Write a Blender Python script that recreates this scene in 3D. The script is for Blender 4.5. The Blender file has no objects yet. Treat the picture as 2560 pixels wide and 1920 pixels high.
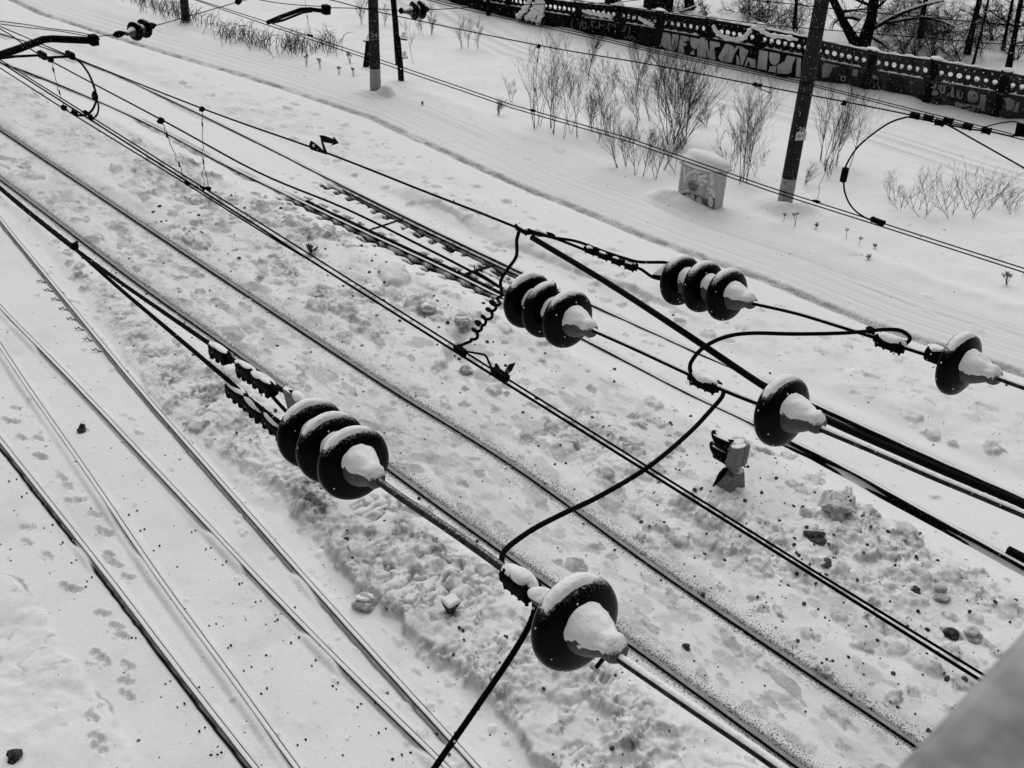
import bpy, bmesh, math, random
import numpy as np
from mathutils import Vector, Matrix

random.seed(7); rng = np.random.default_rng(11)
C = bpy.context.scene.collection
H = 10.98                      # camera height above the rails
F = 2682.69                    # focal length in photograph pixels (2560 wide)
RW = np.array([[0.72621481, -0.34316038, 0.5956954],
               [-0.68634745, -0.41136134, 0.59975747],
               [0.03923305, -0.84440677, -0.53426395]])   # rows: world x (across tracks), y (along), z

# ------------------------------------------------------------------ measuring helpers (surveyed positions)
def ray(x, y): return RW @ np.array([x - 1280.0, y - 960.0, F])
def gz(x, y, z=0.0):                       # where the sight line meets a level at height z
    d = ray(x, y); t = (z - H) / d[2]
    return Vector((d[0]*t, d[1]*t, z))
def vp(pl, x, y):                          # ... meets the upright plane pl = ((x0,y0),(x1,y1))
    (ax, ay), (bx, by) = pl; n = np.array([-(by-ay), bx-ax]); d = ray(x, y)
    t = (n @ np.array([ax, ay])) / (n @ d[:2]); q = d*t
    return Vector((q[0], q[1], q[2] + H))
def dep(p): return float(RW[:, 2] @ np.array([p[0], p[1], p[2]-H]))
def at(x, y, dd): q = ray(x, y)/F*dd; return Vector((q[0], q[1], q[2]+H))
def span(pts, A, B):                       # a hanging jumper between two known ends
    L = [0.0]
    for i in range(1, len(pts)): L.append(L[-1] + math.dist(pts[i], pts[i-1]))
    a, b = dep(A), dep(B)
    return [at(p[0], p[1], a + (b-a)*l/L[-1]) for p, l in zip(pts, L)]
def smooth(pts, k=6):                      # Catmull-Rom through the points
    P = [Vector(p) for p in pts]
    if len(P) < 3: return P
    P = [P[0]*2-P[1]] + P + [P[-1]*2-P[-2]]; out = []
    for i in range(1, len(P)-2):
        for j in range(k):
            t = j/k; a, b, c, d = P[i-1], P[i], P[i+1], P[i+2]
            out.append(0.5*((2*b)+(c-a)*t+(2*a-5*b+4*c-d)*t*t+(3*b-a-3*c+d)*t**3))
    return out + [P[-2]]

# ------------------------------------------------------------------ mesh building
class MB:
    def __init__(s): s.v = []; s.f = []; s.sm = []
    def add(s, vs, fs, sm=True):
        o = len(s.v); s.v += [tuple(v) for v in vs]
        for f in fs: s.f.append(tuple(i+o for i in f)); s.sm.append(sm)
    def tube(s, pts, r, n=8, cap=True, twist=0.0, strands=0):
        P = [Vector(p) for p in pts]; m = len(P)
        R = r if isinstance(r, (list, tuple)) else [r]*m
        t0 = (P[1]-P[0]).normalized(); u = t0.orthogonal().normalized(); vs = []; ln = 0
        for i in range(m):
            t = (P[min(i+1, m-1)]-P[max(i-1, 0)])
            t = t.normalized() if t.length > 1e-9 else t0
            u = u - t*u.dot(t); u = u.normalized() if u.length > 1e-6 else t.orthogonal().normalized()
            w = t.cross(u)
            if i: ln += (P[i]-P[i-1]).length
            for k in range(n):
                a = 2*math.pi*k/n; q = R[i]
                if strands: q *= 0.86+0.2*abs(math.cos(strands*(a + ln*twist)/2))
                vs.append(P[i] + (u*math.cos(a)+w*math.sin(a))*q)
        fs = [(i*n+k, i*n+(k+1) % n, (i+1)*n+(k+1) % n, (i+1)*n+k) for i in range(m-1) for k in range(n)]
        s.add(vs, fs)
        if cap: s.add(vs[:n], [tuple(range(n-1, -1, -1))], False); s.add(vs[-n:], [tuple(range(n))], False)
        return s
    def lathe(s, prof, o, a, n=40, up=None, off=None):   # prof: (r, t) along axis a; off(i, theta) adds to r
        a = Vector(a).normalized(); z = Vector((0, 0, 1))
        u = (z-a*z.dot(a)).normalized(); w = a.cross(u); vs = []
        for i, (r, t) in enumerate(prof):
            for k in range(n):
                th = 2*math.pi*k/n; q = r; tt = t
                if off: dq, dt = off(i, th); q += dq; tt += dt
                vs.append(Vector(o)+a*tt+(u*math.cos(th)+w*math.sin(th))*q)
        m = len(prof)
        s.add(vs, [(i*n+k, i*n+(k+1) % n, (i+1)*n+(k+1) % n, (i+1)*n+k) for i in range(m-1) for k in range(n)])
        return s
    def box(s, o, ax, ay, az, sm=False):     # o = centre, half axes
        o, ax, ay, az = map(Vector, (o, ax, ay, az))
        vs = [o+ax*i+ay*j+az*k for k in (-1, 1) for j in (-1, 1) for i in (-1, 1)]
        s.add(vs, [(0, 2, 3, 1), (4, 5, 7, 6), (0, 1, 5, 4), (2, 6, 7, 3), (0, 4, 6, 2), (1, 3, 7, 5)], sm); return s
    def prism(s, pts, d):                    # polygon pts extruded by vector d
        n = len(pts); P = [Vector(p) for p in pts]; d = Vector(d)
        s.add(P+[p+d for p in P], [tuple(range(n-1, -1, -1)), tuple(range(n, 2*n))]+[(i, (i+1) % n, n+(i+1) % n, n+i) for i in range(n)], False); return s
    def blob(s, o, ax, ay, az, seed=0, amp=0.15, sub=3, flat=None, fac=False):   # lumpy rounded body
        bm = bmesh.new(); bmesh.ops.create_icosphere(bm, subdivisions=sub, radius=1)
        r = random.Random(seed); ph = [(r.uniform(1.2, 4.2), r.uniform(1.2, 4.2), r.uniform(1.2, 4.2), r.uniform(0, 6.3)) for _ in range(7)]
        o, ax, ay, az = map(Vector, (o, ax, ay, az)); vs = []
        for v in bm.verts:
            c = v.co; k = 1+amp*sum(math.sin(p[0]*c.x+p[1]*c.y+p[2]*c.z+p[3]) for p in ph)/2.2
            q = c*k
            if flat is not None and q.z < flat: q.z = flat
            vs.append(o+ax*q.x+ay*q.y+az*q.z)
        s.add(vs, [tuple(v.index for v in f.verts) for f in bm.faces], not fac); bm.free(); return s
ORG = {}
def obj(name, mb, m, parent=None, org=None, bevel=0):
    me = bpy.data.meshes.new(name)
    if parent is not None: o0 = ORG[parent.name]
    elif org is not None: o0 = Vector(org)
    else:
        A = np.array(mb.v); o0 = Vector(((A[:, 0].min()+A[:, 0].max())/2, (A[:, 1].min()+A[:, 1].max())/2, A[:, 2].min()))
    me.from_pydata([(v[0]-o0[0], v[1]-o0[1], v[2]-o0[2]) for v in mb.v], [], mb.f)
    me.polygons.foreach_set('use_smooth', mb.sm); me.materials.append(m); me.update()
    o = bpy.data.objects.new(name, me); C.objects.link(o)
    if parent is not None: o.parent = parent
    else: o.location = o0
    ORG[o.name] = o0
    if bevel:
        b = o.modifiers.new('bevel', 'BEVEL'); b.width = bevel; b.segments = 2; b.limit_method = 'ANGLE'; b.angle_limit = math.radians(40)
    return o
def tag(o, label, cat, group=None, kind=None):
    o['label'] = label; o['category'] = cat
    if group: o['group'] = group
    if kind: o['kind'] = kind
    return o
def thing(name, label, cat, loc, group=None):
    o = bpy.data.objects.new(name, None); C.objects.link(o); o.location = loc; o.empty_display_size = .1
    ORG[o.name] = Vector(loc); return tag(o, label, cat, group)
def struct(o): o['kind'] = 'structure'; return o

# ------------------------------------------------------------------ materials (all neutral grey: the picture is black and white)
def mat(name, c0, c1=None, rough=0.6, scale=12.0, bump=0.0, specks=0.0, spec=0.3, metal=0.0, bscale=None, speck_size=70, detail=6, dust=None):
    m = bpy.data.materials.new(name); m.use_nodes = True; nt = m.node_tree; N = nt.nodes; L = nt.links
    b = N['Principled BSDF']; b.inputs['Roughness'].default_value = rough
    b.inputs['Specular IOR Level'].default_value = spec; b.inputs['Metallic'].default_value = metal
    tc = N.new('ShaderNodeTexCoord'); col = None
    if c1 is not None:
        n = N.new('ShaderNodeTexNoise'); n.inputs['Scale'].default_value = scale; n.inputs['Detail'].default_value = detail; n.inputs['Roughness'].default_value = .65
        L.new(tc.outputs['Object'], n.inputs['Vector'])
        r = N.new('ShaderNodeValToRGB'); r.color_ramp.elements[0].position = .36; r.color_ramp.elements[1].position = .66
        r.color_ramp.elements[0].color = (c0, c0, c0, 1); r.color_ramp.elements[1].color = (c1, c1, c1, 1)
        L.new(n.outputs['Fac'], r.inputs['Fac']); col = r.outputs['Color']
    if specks > 0:                            # grains of snow stuck to the surface
        v = N.new('ShaderNodeTexVoronoi'); v.inputs['Scale'].default_value = speck_size; L.new(tc.outputs['Object'], v.inputs['Vector'])
        lt = N.new('ShaderNodeMath'); lt.operation = 'LESS_THAN'; lt.inputs[1].default_value = .2; L.new(v.outputs['Distance'], lt.inputs[0])
        sp = N.new('ShaderNodeSeparateColor'); L.new(v.outputs['Color'], sp.inputs['Color'])
        l2 = N.new('ShaderNodeMath'); l2.operation = 'LESS_THAN'; l2.inputs[1].default_value = specks; L.new(sp.outputs['Red'], l2.inputs[0])
        mu = N.new('ShaderNodeMath'); mu.operation = 'MULTIPLY'; L.new(lt.outputs[0], mu.inputs[0]); L.new(l2.outputs[0], mu.inputs[1])
        mx = N.new('ShaderNodeMix'); mx.data_type = 'RGBA'; L.new(mu.outputs[0], mx.inputs['Factor'])
        if col: L.new(col, mx.inputs['A'])
        else: mx.inputs['A'].default_value = (c0, c0, c0, 1)
        mx.inputs['B'].default_value = (.8, .8, .8, 1); col = mx.outputs['Result']
    if dust:                                  # thin snow that has settled on upward-facing parts
        ge = N.new('ShaderNodeNewGeometry'); sx_ = N.new('ShaderNodeSeparateXYZ'); L.new(ge.outputs['Normal'], sx_.inputs[0])
        n3 = N.new('ShaderNodeTexNoise'); n3.inputs['Scale'].default_value = dust[2]; n3.inputs['Detail'].default_value = 5; n3.inputs['Roughness'].default_value = .75; L.new(tc.outputs['Object'], n3.inputs['Vector'])
        ad = N.new('ShaderNodeMath'); ad.operation = 'MULTIPLY_ADD'; L.new(n3.outputs['Fac'], ad.inputs[0]); ad.inputs[1].default_value = .9; L.new(sx_.outputs['Z'], ad.inputs[2])
        mr = N.new('ShaderNodeMapRange'); mr.interpolation_type = 'SMOOTHSTEP'; L.new(ad.outputs[0], mr.inputs['Value']); mr.inputs['From Min'].default_value = dust[0]+.45; mr.inputs['From Max'].default_value = dust[1]+.45
        mx2 = N.new('ShaderNodeMix'); mx2.data_type = 'RGBA'; L.new(mr.outputs['Result'], mx2.inputs['Factor'])
        if col: L.new(col, mx2.inputs['A'])
        else: mx2.inputs['A'].default_value = (c0, c0, c0, 1)
        mx2.inputs['B'].default_value = (.8, .8, .8, 1); col = mx2.outputs['Result']
    if col: L.new(col, b.inputs['Base Color'])
    else: b.inputs['Base Color'].default_value = (c0, c0, c0, 1)
    if bump:
        n2 = N.new('ShaderNodeTexNoise'); n2.inputs['Scale'].default_value = bscale or scale*3; n2.inputs['Detail'].default_value = 5; L.new(tc.outputs['Object'], n2.inputs['Vector'])
        bp = N.new('ShaderNodeBump'); bp.inputs['Strength'].default_value = bump; bp.inputs['Distance'].default_value = .02
        L.new(n2.outputs['Fac'], bp.inputs['Height']); L.new(bp.outputs['Normal'], b.inputs['Normal'])
    return m
M = dict(
 snow=mat('snow', .8, .84, .75, 6, .35, spec=.1, bscale=45),
 snow_coarse=mat('snow_coarse', .78, .84, .75, 3, .3, spec=.1, bscale=9),
 glaze=mat('black_glaze', .001, .002, .25, 20, 0, specks=.10, spec=.06, speck_size=55, dust=(.58, .92, 150)),
 cap=mat('galvanised_cap', .045, .085, .55, 18, .3, spec=.3, bscale=60, specks=.05, speck_size=90, dust=(.30, .62, 90)),
 iron=mat('black_iron', .001, .003, .7, 25, .2, specks=.06, spec=.03, speck_size=60),
 cable=mat('black_cable', .001, .003, .7, 40, 0, specks=.04, spec=.03, speck_size=45),
 rod=mat('frosted_rod', .008, .05, .7, 34, .2, specks=.12, spec=.05, speck_size=90, dust=(.80, 1.3, 120)),
 sleeve=mat('rubber_sleeve', .001, .002, .6, 20, 0, specks=.05, spec=.04, speck_size=40),
 wire=mat('thin_wire', .001, .002, .8, 20, 0, spec=.02),
 rail=mat('rusty_rail', .003, .009, .9, 14, .3, spec=.03, specks=.12, speck_size=60),
 railtop=mat('worn_rail_top', .15, .26, .45, 5, .1, spec=.4, metal=0),
 wood=mat('dark_wood', .003, .012, .8, 10, .4, specks=.2, spec=.03, speck_size=28),
 sleeper=mat('sleeper_wood', .012, .035, .85, 9, .5, spec=.1),
 concrete=mat('dark_pole_concrete', .012, .03, .8, 5, .3, specks=.16, spec=.15, speck_size=22),
 paint=mat('pole_base_paint', .28, .36, .7, 7, .2, spec=.2),
 panel=mat('grimy_panel', .004, .013, .9, 2.2, .4, specks=.10, spec=.03, speck_size=18),
 panel2=mat('grey_panel', .008, .05, .85, 1.6, .4, specks=.08, spec=.1, speck_size=18),
 letter=mat('light_spray_paint', .34, .5, .7, 2.5, .1, spec=.15, specks=.03, speck_size=18),
 letter2=mat('mid_spray_paint', .13, .30, .7, 3, .1, spec=.15),
 outline=mat('faint_spray_line', .14, .26, .7, 5, 0, spec=.15),
 blackpaint=mat('black_spray_line', .006, .012, .7, 5, 0, spec=.15),
 cab=mat('cabinet_paint', .42, .54, .6, 5, .05, spec=.25),
 cabl=mat('cabinet_light_graffiti', .68, .8, .6, 6, 0, spec=.2),
 cabd=mat('cabinet_dark_graffiti', .12, .22, .6, 6, 0, spec=.2),
 twig=mat('twig_bark', .01, .03, .9, 10, 0, spec=.03),
 bark=mat('tree_bark', .003, .012, .9, 8, .6, specks=.1, spec=.02, speck_size=14),
 straw=mat('dry_grass', .04, .09, .85, 10, 0, spec=.1),
 sig=mat('signal_grey_paint', .15, .22, .55, 12, .1, specks=.06, spec=.3, speck_size=45),
 sigc=mat('signal_concrete', .10, .32, .9, 26, .6, spec=.1),
 black=mat('signal_black', .0015, .003, .6, 10, 0, specks=.06, spec=.05, speck_size=40),
 parapet=mat('parapet_steel', .16, .42, .7, 16, .1, spec=.2, detail=3),
 stone=mat('dark_stone', .02, .10, .9, 14, .6, spec=.1),
 ice=mat('dirty_ice', .22, .7, .7, 6, .7, spec=.2, bscale=18),
 plate=mat('white_plate', .5, .62, .5, 15, 0, spec=.3),
 ink=mat('number_ink', .01, .015, .6, 15, 0, spec=.2),
)

# ------------------------------------------------------------------ noise
def vn(x, y, s, seed=0):
    x = x/s; y = y/s; xi = np.floor(x).astype(np.int64); yi = np.floor(y).astype(np.int64)
    fx = x-xi; fy = y-yi; fx = fx*fx*(3-2*fx); fy = fy*fy*(3-2*fy)
    def h(a, b):
        n = (a*374761393+b*668265263+seed*974711) & 0x7fffffff
        n = ((n ^ (n >> 13))*1274126177) & 0x7fffffff
        return ((n ^ (n >> 16)) & 0xffff)/32767.5-1
    a = h(xi, yi); b = h(xi+1, yi); c = h(xi, yi+1); d = h(xi+1, yi+1)
    return (a*(1-fx)+b*fx)*(1-fy)+(c*(1-fx)+d*fx)*fy
def fbm(x, y, s, o=4, seed=0, g=.5):
    r = 0; a = 1; t = 0
    for i in range(o): r = r+a*vn(x+i*7.3, y-i*3.1, s/(2**i), seed+i); t += a; a *= g
    return r/t
def sst(a, b, x): t = np.clip((x-a)/(b-a), 0, 1); return t*t*(3-2*t)

# ------------------------------------------------------------------ lines on the ground (surveyed)
def gl(pts): 
    P = sorted(((gz(*p)) for p in pts), key=lambda q: q.y); return np.array([q.y for q in P]), np.array([q.x for q in P])
RL = {  # left turnout: outer and inner rails
 'a': [(-60, 1020), (0, 1098), (130, 1262), (270, 1440), (460, 1690), (640, 1920), (800, 2120)],
 'b': [(-60, 770), (65, 960), (225, 1190), (395, 1440), (570, 1680), (743, 1920), (900, 2130)],
 'c': [(-60, 688), (0, 765), (190, 960), (420, 1205), (650, 1450), (885, 1690), (1120, 1920), (1330, 2130)],
 'd': [(-60, 455), (0, 545), (130, 705), (340, 960), (545, 1195), (760, 1440), (985, 1690), (1195, 1920), (1400, 2150)]}
RM = {'a': [(-330, 202), (46, 480), (343, 705), (636, 914), (973, 1171), (1280, 1394), (1656, 1666), (2060, 1960)],
      'b': [(-200, 188), (235, 480), (640, 750), (960, 960), (1280, 1160), (1670, 1440), (2290, 1860), (2500, 2010)]}
RN = {'a': [(-100, 120), (100, 190), (350, 298), (560, 408), (665, 460), (900, 573), (1150, 690), (1470, 850), (1720, 980), (2050, 1135), (2300, 1270), (2560, 1412), (2760, 1525)],
      'b': [(-60, 62), (190, 145), (430, 250), (660, 362), (790, 428), (1060, 562), (1330, 690), (1690, 855), (2040, 1010), (2300, 1128), (2560, 1243), (2800, 1350)]}
def lx(pts):
    Y, X = gl(pts); return lambda y: np.interp(y, Y, X)
LA, LB, LC_, LD = (lx(RL[k]) for k in 'abcd'); MA, MBx = lx(RM['a']), lx(RM['b']); NA, NB = lx(RN['a']), lx(RN['b'])
bankL = lx([(-100, 420), (80, 555), (150, 640), (250, 775), (320, 900), (400, 1000), (500, 1090), (640, 1235), (720, 1265), (830, 1400), (890, 1470), (1000, 1545), (1060, 1620), (1130, 1660), (1230, 1765), (1330, 1900), (1500, 2080)])
rut = lx([(100, 30), (300, 95), (640, 195), (930, 292), (1350, 482), (1650, 600), (1920, 697), (2200, 812), (2560, 930), (2800, 1020)])
road2 = lx([(1000, 0), (1280, 125), (1500, 190), (1700, 232), (1920, 272), (2200, 345), (2560, 455), (2800, 530)])
berm1 = lx([(0, 1420), (65, 1450), (110, 1520), (150, 1600), (220, 1690), (290, 1780), (350, 1900), (420, 2050)])
def seq(*a):
    out = []
    for s, e, d in a: out.append(np.arange(s, e, d))
    return np.concatenate(out)
gs = lambda s, f, n: s+np.cumsum(f*1.35**np.arange(n))
xs = seq((-12, 0, .6), (0, 1.5, .1), (1.5, 11, .021), (11, 17.5, .026), (17.5, 24, .035), (24, 40, .08), (40, 70, .5)); xs = np.concatenate([-12-np.cumsum(1.35**np.arange(22))[::-1], xs, gs(70, 1, 22)])
ys = seq((-4, 1, .3), (1, 13, .024), (13, 24, .034), (24, 50, .08), (50, 90, .6)); ys = np.concatenate([-4-np.cumsum(1.35**np.arange(22))[::-1], ys, gs(90, 1, 22)])
GX, GY = np.meshgrid(xs, ys); X = GX.ravel(); Y = GY.ravel()
y = Y
la, lb, lc, ld = LA(y), LB(y), LC_(y), LD(y); ma, mb_ = MA(y), MBx(y); na, nb = NA(y), NB(y); bl = bankL(y); rt = rut(y); r2 = road2(y)
h = fbm(X, Y, 2.6, 3, 1)*.035+fbm(X, Y, .45, 3, 5)*.010
dirt_shade = np.zeros_like(X); speck = np.zeros_like(X)
# zones
bedge = X-bl-.16*fbm(X, Y, 1.3, 3, 39, .5)-.20*fbm(X, Y, .5, 6, 40, .7)
soft = .05+.22*sst(.0, .5, fbm(X*0, Y, 1.6, 2, 38))+.25*sst(12, 15, Y); inbank = sst(-.03, soft, bedge)*(1-sst(-.85, -.25, X-ma))
left = 1-sst(-.2, .1, X-bl)
mbed = sst(-.4, -.1, X-ma)*(1-sst(.15, .5, X-mb_))
mid = sst(.3, .7, X-mb_)*(1-sst(-1.0, -.5, X-na))
ntr = sst(-.7, -.3, X-na)*(1-sst(.4, .8, X-nb))
beyond = sst(.5, 1.0, X-nb)
h += -.07*left
# rough cleared bank
rid = 1-np.abs(fbm(X, Y, .55, 4, 60)); rid2 = 1-np.abs(fbm(X, Y, .16, 3, 66))
bsm = sst(-.25, .3, fbm(X, Y, 1.0, 3, 71))
h += inbank*(.16-.09*sst(11, 16, Y)+(.24*(rid-.7)*(.35+.65*bsm)+.09*(rid2-.75)*bsm+.02*fbm(X, Y, .06, 2, 70)*bsm)*(1-.45*sst(12, 16, Y)))
bdirt = inbank*sst(-.05, .5, fbm(X, Y, .5, 5, 80, .65))*1.0*(.3+.7*bsm)
edge = np.exp(-((bedge-.02)/.05)**2)*(Y > 2)
dirt_shade = np.maximum(dirt_shade, np.maximum(bdirt, edge*.55*sst(-.1, .5, fbm(X, Y, .25, 4, 85)))); speck = np.maximum(speck, inbank*.16*sst(-.2, .4, fbm(X, Y, .7, 3, 87))+edge*.15)
def crack(mask, s0, sd, wd=.05, dp=.03, dv=.5):
    global h, dirt_shade
    f = fbm(X+.5*s0*vn(X, Y, s0*.5, sd+9), Y, s0, 4, sd, .55); k = np.exp(-(f/wd)**2)*mask; h = h-dp*k; dirt_shade = np.maximum(dirt_shade, dv*k)  # crevice lines lowered and darkened: their shadow is painted into the colour
crack(inbank*sst(-.25, .3, fbm(X, Y, .9, 3, 88)), .42, 300, .08, .06, 1.0); crack(inbank*sst(-.25, .3, fbm(X, Y, .6, 3, 89)), .16, 310, .10, .03, .75); crack(inbank*sst(-.1, .3, fbm(X, Y, 1.2, 3, 91)), .8, 312, .03, .05, .7)
# middle rails: packed bed, flangeways, spray of grit beside the rails
h = h*(1-.75*mbed)-.03*mbed
for rx in (ma, mb_):
    d = X-rx
    h -= .05*np.exp(-((d-.075)/.03)**2)+.03*np.exp(-((d+.06)/.025)**2)
    dd = np.where(d > 0, np.exp(-((d-.05)/.26)**2), np.exp(-((d+.02)/.2)**2)*.85)
    speck = np.maximum(speck, dd*.80); dirt_shade = np.maximum(dirt_shade, np.where(d > 0, np.exp(-((d-.03)/.12)**2)*.62, np.exp(-(d/.10)**2)*.45)*(1+.35*fbm(X, Y*.25, .12, 2, 90)))
    h += .03*np.exp(-((d-.42)/.16)**2)*(.6+fbm(X, Y, .5, 3, 95))
dirt_shade = np.maximum(dirt_shade, mbed*.28*sst(.2, .6, fbm(X*2, Y*.8, .5, 4, 99)))
# rough snow between middle and upper tracks
clus = fbm(X, Y*.75, 1.5, 4, 119, .6); cm = sst(-.05, .35, clus)
h += mid*(.07*fbm(X, Y, 1.1, 3, 110)+.06*(rid2-.7)*cm+.05)
dirt_shade = np.maximum(dirt_shade, mid*.55*cm*sst(.15, .5, fbm(X, Y*.7, .45, 5, 115, .65))); crack(mid*cm, .38, 320, .045, .035, .55); crack(mid*cm, .15, 330, .06, .015, .35)
speck = np.maximum(speck, mid*.22*sst(.1, .5, fbm(X, Y, .8, 3, 118)))
# left turnout: snow drawn away from the near side of each rail
darkL = np.zeros_like(X)
for i, rx in enumerate((la, lb, lc, ld)):
    d = X-rx; fill = sst(-.2, .25, vn(Y, Y*0+i*9.1, 1.3, 120+i)+(.85, -.05, .5, .8)[i]); lvl = np.where(d < 0, -(.012+(.075, .035, .055, .07)[i]*fill*(.85+.15*vn(Y, Y*0+i, .3, 125+i))), -.020-.03*sst(-.7, -.1, vn(Y, Y*0+i*3, .9, 128+i)))
    k = np.where(d < 0, np.exp(-((d+.04)/.10)**4), np.exp(-((d-.03)/.08)**4)); h = h*(1-k)+lvl*k
    gv = np.exp(-((d+.058-.006*vn(Y, Y*0+i*2, .12, 127))/.032)**2)*np.clip(fill*1.1, 0, 1)*(d < .0)*(1, .25, .45, .6)[i]; h -= .07*gv; darkL = np.maximum(darkL, sst(.30, .75, gv))
# trodden shoulder at far left
bm1 = berm1(y); sh = sst(-.02, .1, bm1-X+.08*fbm(X, Y, .3, 3, 130)); h += sh*(.05+.05*fbm(X, Y, .7, 3, 131)+.035*fbm(X, Y, .22, 3, 136)*sst(-.2, .3, fbm(X, Y, 1.1, 2, 137))); dirt_shade = np.maximum(dirt_shade, np.exp(-((bm1-X+.08*fbm(X, Y, .3, 3, 130)-.02)/.03)**2)*.65*sst(-.3, .3, vn(X, Y, .6, 133))); crack(sh*sst(-.1, .4, fbm(X, Y, .9, 3, 134)), .6, 340, .03, .03, .4)
# upper track: open ballast beside the rails in its middle stretch
opn = sst(14.3, 15.2, Y)*(1-sst(21.8, 23.6, Y))
h -= ntr*.03
dark = darkL
for j, rx in enumerate((na, nb)):
    d = X-rx; ph = np.mod(Y/.55+.3*vn(X, Y, .4, 140)+.2*j, 1)
    pit = sst(.18, .34, ph)*(1-sst(.66, .86, ph))
    irr = sst(-.55, .1, vn(X, Y, .5, 150+j)); tri = np.clip(1.6*(pit-.25), 0, 1)
    for s0, wd, kk, ln_ in (((-.29, .06, .9, 1), (.27, .045, 1.1, 1)) if j == 0 else ((-.40, .12, 1.3, 1), (-.62, .028, 1.1, 0))):
        w = np.exp(-np.abs((d-s0+.06*(ph-.5))/(wd*(1.25-.9*ph if ln_ else 1)))**3)*(tri if ln_ else sst(-.3, .2, vn(Y, Y*0, .8, 158)))*opn*irr*kk; h -= .14*np.minimum(w, 1); dark = np.maximum(dark, sst(.12, .4, w))
    for s0, wd, on in (((-.115, .085, 1), (.085, .05, 1)) if j == 0 else ((-.085, .05, 1), (-.255, .07, 1))):
        sc = np.exp(-np.abs((d-s0)/(wd*(1+.35*np.sin(ph*6.28)*(1 if s0 < 0 and j == 0 else .3))))**4)
        w = sc*np.maximum(opn*on, .45*sst(.0, .5, vn(Y, Y*0+j, 1.3, 160+j))*(Y > 14)); h -= .15*w; dark = np.maximum(dark, sst(.3, .6, w)*(w > .3))
    lowv = (sst(8.9, 7.4, Y) if j == 0 else sst(9.6, 8.6, Y))*np.exp(-((d+.09)/.10)**4)*(.75+.25*vn(Y, Y*0+7*j, .8, 169)); h -= .19*lowv; dark = np.maximum(dark, sst(.5, .8, lowv)*np.exp(-((d+.075)/.045)**4)); h -= .03*np.exp(-((d+.045)/.05)**4)*(Y > 23)
    trail = (Y < 15)*np.exp(-((d-.02)/.10)**2); h -= .03*trail*np.clip(vn(Y, Y*0+5*j, 2., 163)+.5, 0, 1); dirt_shade = np.maximum(dirt_shade, trail*.3*sst(-.2, .5, vn(X, Y, .7, 165))); speck = np.maximum(speck, trail*.4*(Y > 3)*sst(0, .4, vn(X, Y, .9, 167)))
    h = np.where(np.abs(d) < .035, np.minimum(h, -.02-.01), h)
# between upper track and the vehicle track
bz = beyond*(1-sst(-2.0, -.6, X-rt)); h += bz*(.10*fbm(X, Y, 1.1, 4, 170)+.04)
ct = lx([(0, 130), (300, 225), (700, 390), (1010, 500), (1120, 540), (1210, 600), (1330, 640), (1700, 790), (2300, 1030), (2600, 1150)])
cx_ = X-ct(y)-.22*fbm(X, Y, .6, 4, 175); cut = sst(-.03, .12, cx_)*beyond*sst(11, 13, Y)*(1-sst(20, 22, Y)); h += cut*.12*(1-sst(.6, 2.2, cx_))
dirt_shade = np.maximum(dirt_shade, np.exp(-((cx_)/.05)**2)*.35*beyond*sst(13.5, 14.5, Y)*(1-sst(18.5, 20, Y)))
# vehicle track with ruts
d = X-rt-.05*fbm(X*0, Y, 3, 2, 178); veh = sst(-2.2, -1, d)*(1-sst(2.2, 3.2, d)); h *= (1-.7*veh)
h += -.07*np.exp(-(d/.22)**2)+.02*np.exp(-((d-.45)/.12)**2)+veh*.012*(.5+.5*fbm(X*0+d*.3, Y, 2.5, 3, 179))*(np.sin(d*17+vn(X*0, Y, 4, 180))+.7*np.sin(d*31+2*vn(X*0, Y, 6, 181)))*sst(.3, .8, d)*(1-sst(1.7, 2.4, d))
h += np.exp(-(d/.25)**2)*.03*fbm(X, Y, .12, 3, 183); dirt_shade = np.maximum(dirt_shade, np.exp(-(d/.17)**4)*(.55+.5*fbm(X, Y*.5, .16, 3, 185))); speck = np.maximum(speck, np.exp(-((d+.02)/.17)**4)*.66*sst(-.7, .2, vn(X*0, Y, 1.5, 186)))
h += .13*np.exp(-((d-2.9-.25*fbm(X, Y, 1.6, 2, 187))/.4)**2)*(.7+.5*fbm(X, Y, .9, 3, 188)); h -= .04*np.exp(-((d-1.55)/.09)**2)*sst(-.2, .3, vn(X*0, Y, 3., 189))
# verge, far vehicle track, drift along the fence, rising ground behind
ver = sst(3, 4.5, X-rt)*(1-sst(27, 28.5, X+.0*Y)); h += ver*(.10*fbm(X, Y, 1.8, 4, 200)+.05)
d = X-r2; h += (np.exp(-((d)/.9)**4)*.03*np.sin(d*9+1.5*vn(X*0, Y, 5, 205)))-.06*np.exp(-((d-.8)/.25)**2)-.06*np.exp(-((d+.7)/.25)**2)
FB = lx([(900, -30), (1190, 40), (1360, 80), (1540, 108), (1641, 130), (1762, 160), (1881, 183), (2015, 207), (2160, 232), (2309, 268), (2482, 300), (2660, 335)])
d = X-FB(y); near = (Y > 5)*(Y < 45); h += near*(.28+.18*fbm(X, Y, 1.5, 3, 210))*np.exp(-((d+.1)/1.1)**2)
h += np.clip(X-38, 0, 60)*.045+np.clip(X-98, 0, 500)*.15+np.clip(X-38, 0, 10)/10*.3*fbm(X, Y, 3, 3, 215)
h = np.where((X > 110) | (Y > 110) | (X < -20) | (Y < -10), np.maximum(h, 0), h)
zone = np.clip(inbank+mbed+mid*.8+bz*.45, 0, 1)
dirt_shade = np.maximum(dirt_shade, zone*(.10+.16*sst(-.1, .5, fbm(X, Y*.6, .8, 5, 400, .65))+.22*sst(.12, .4, fbm(X, Y*.7, .22, 4, 405, .6))))
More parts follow.
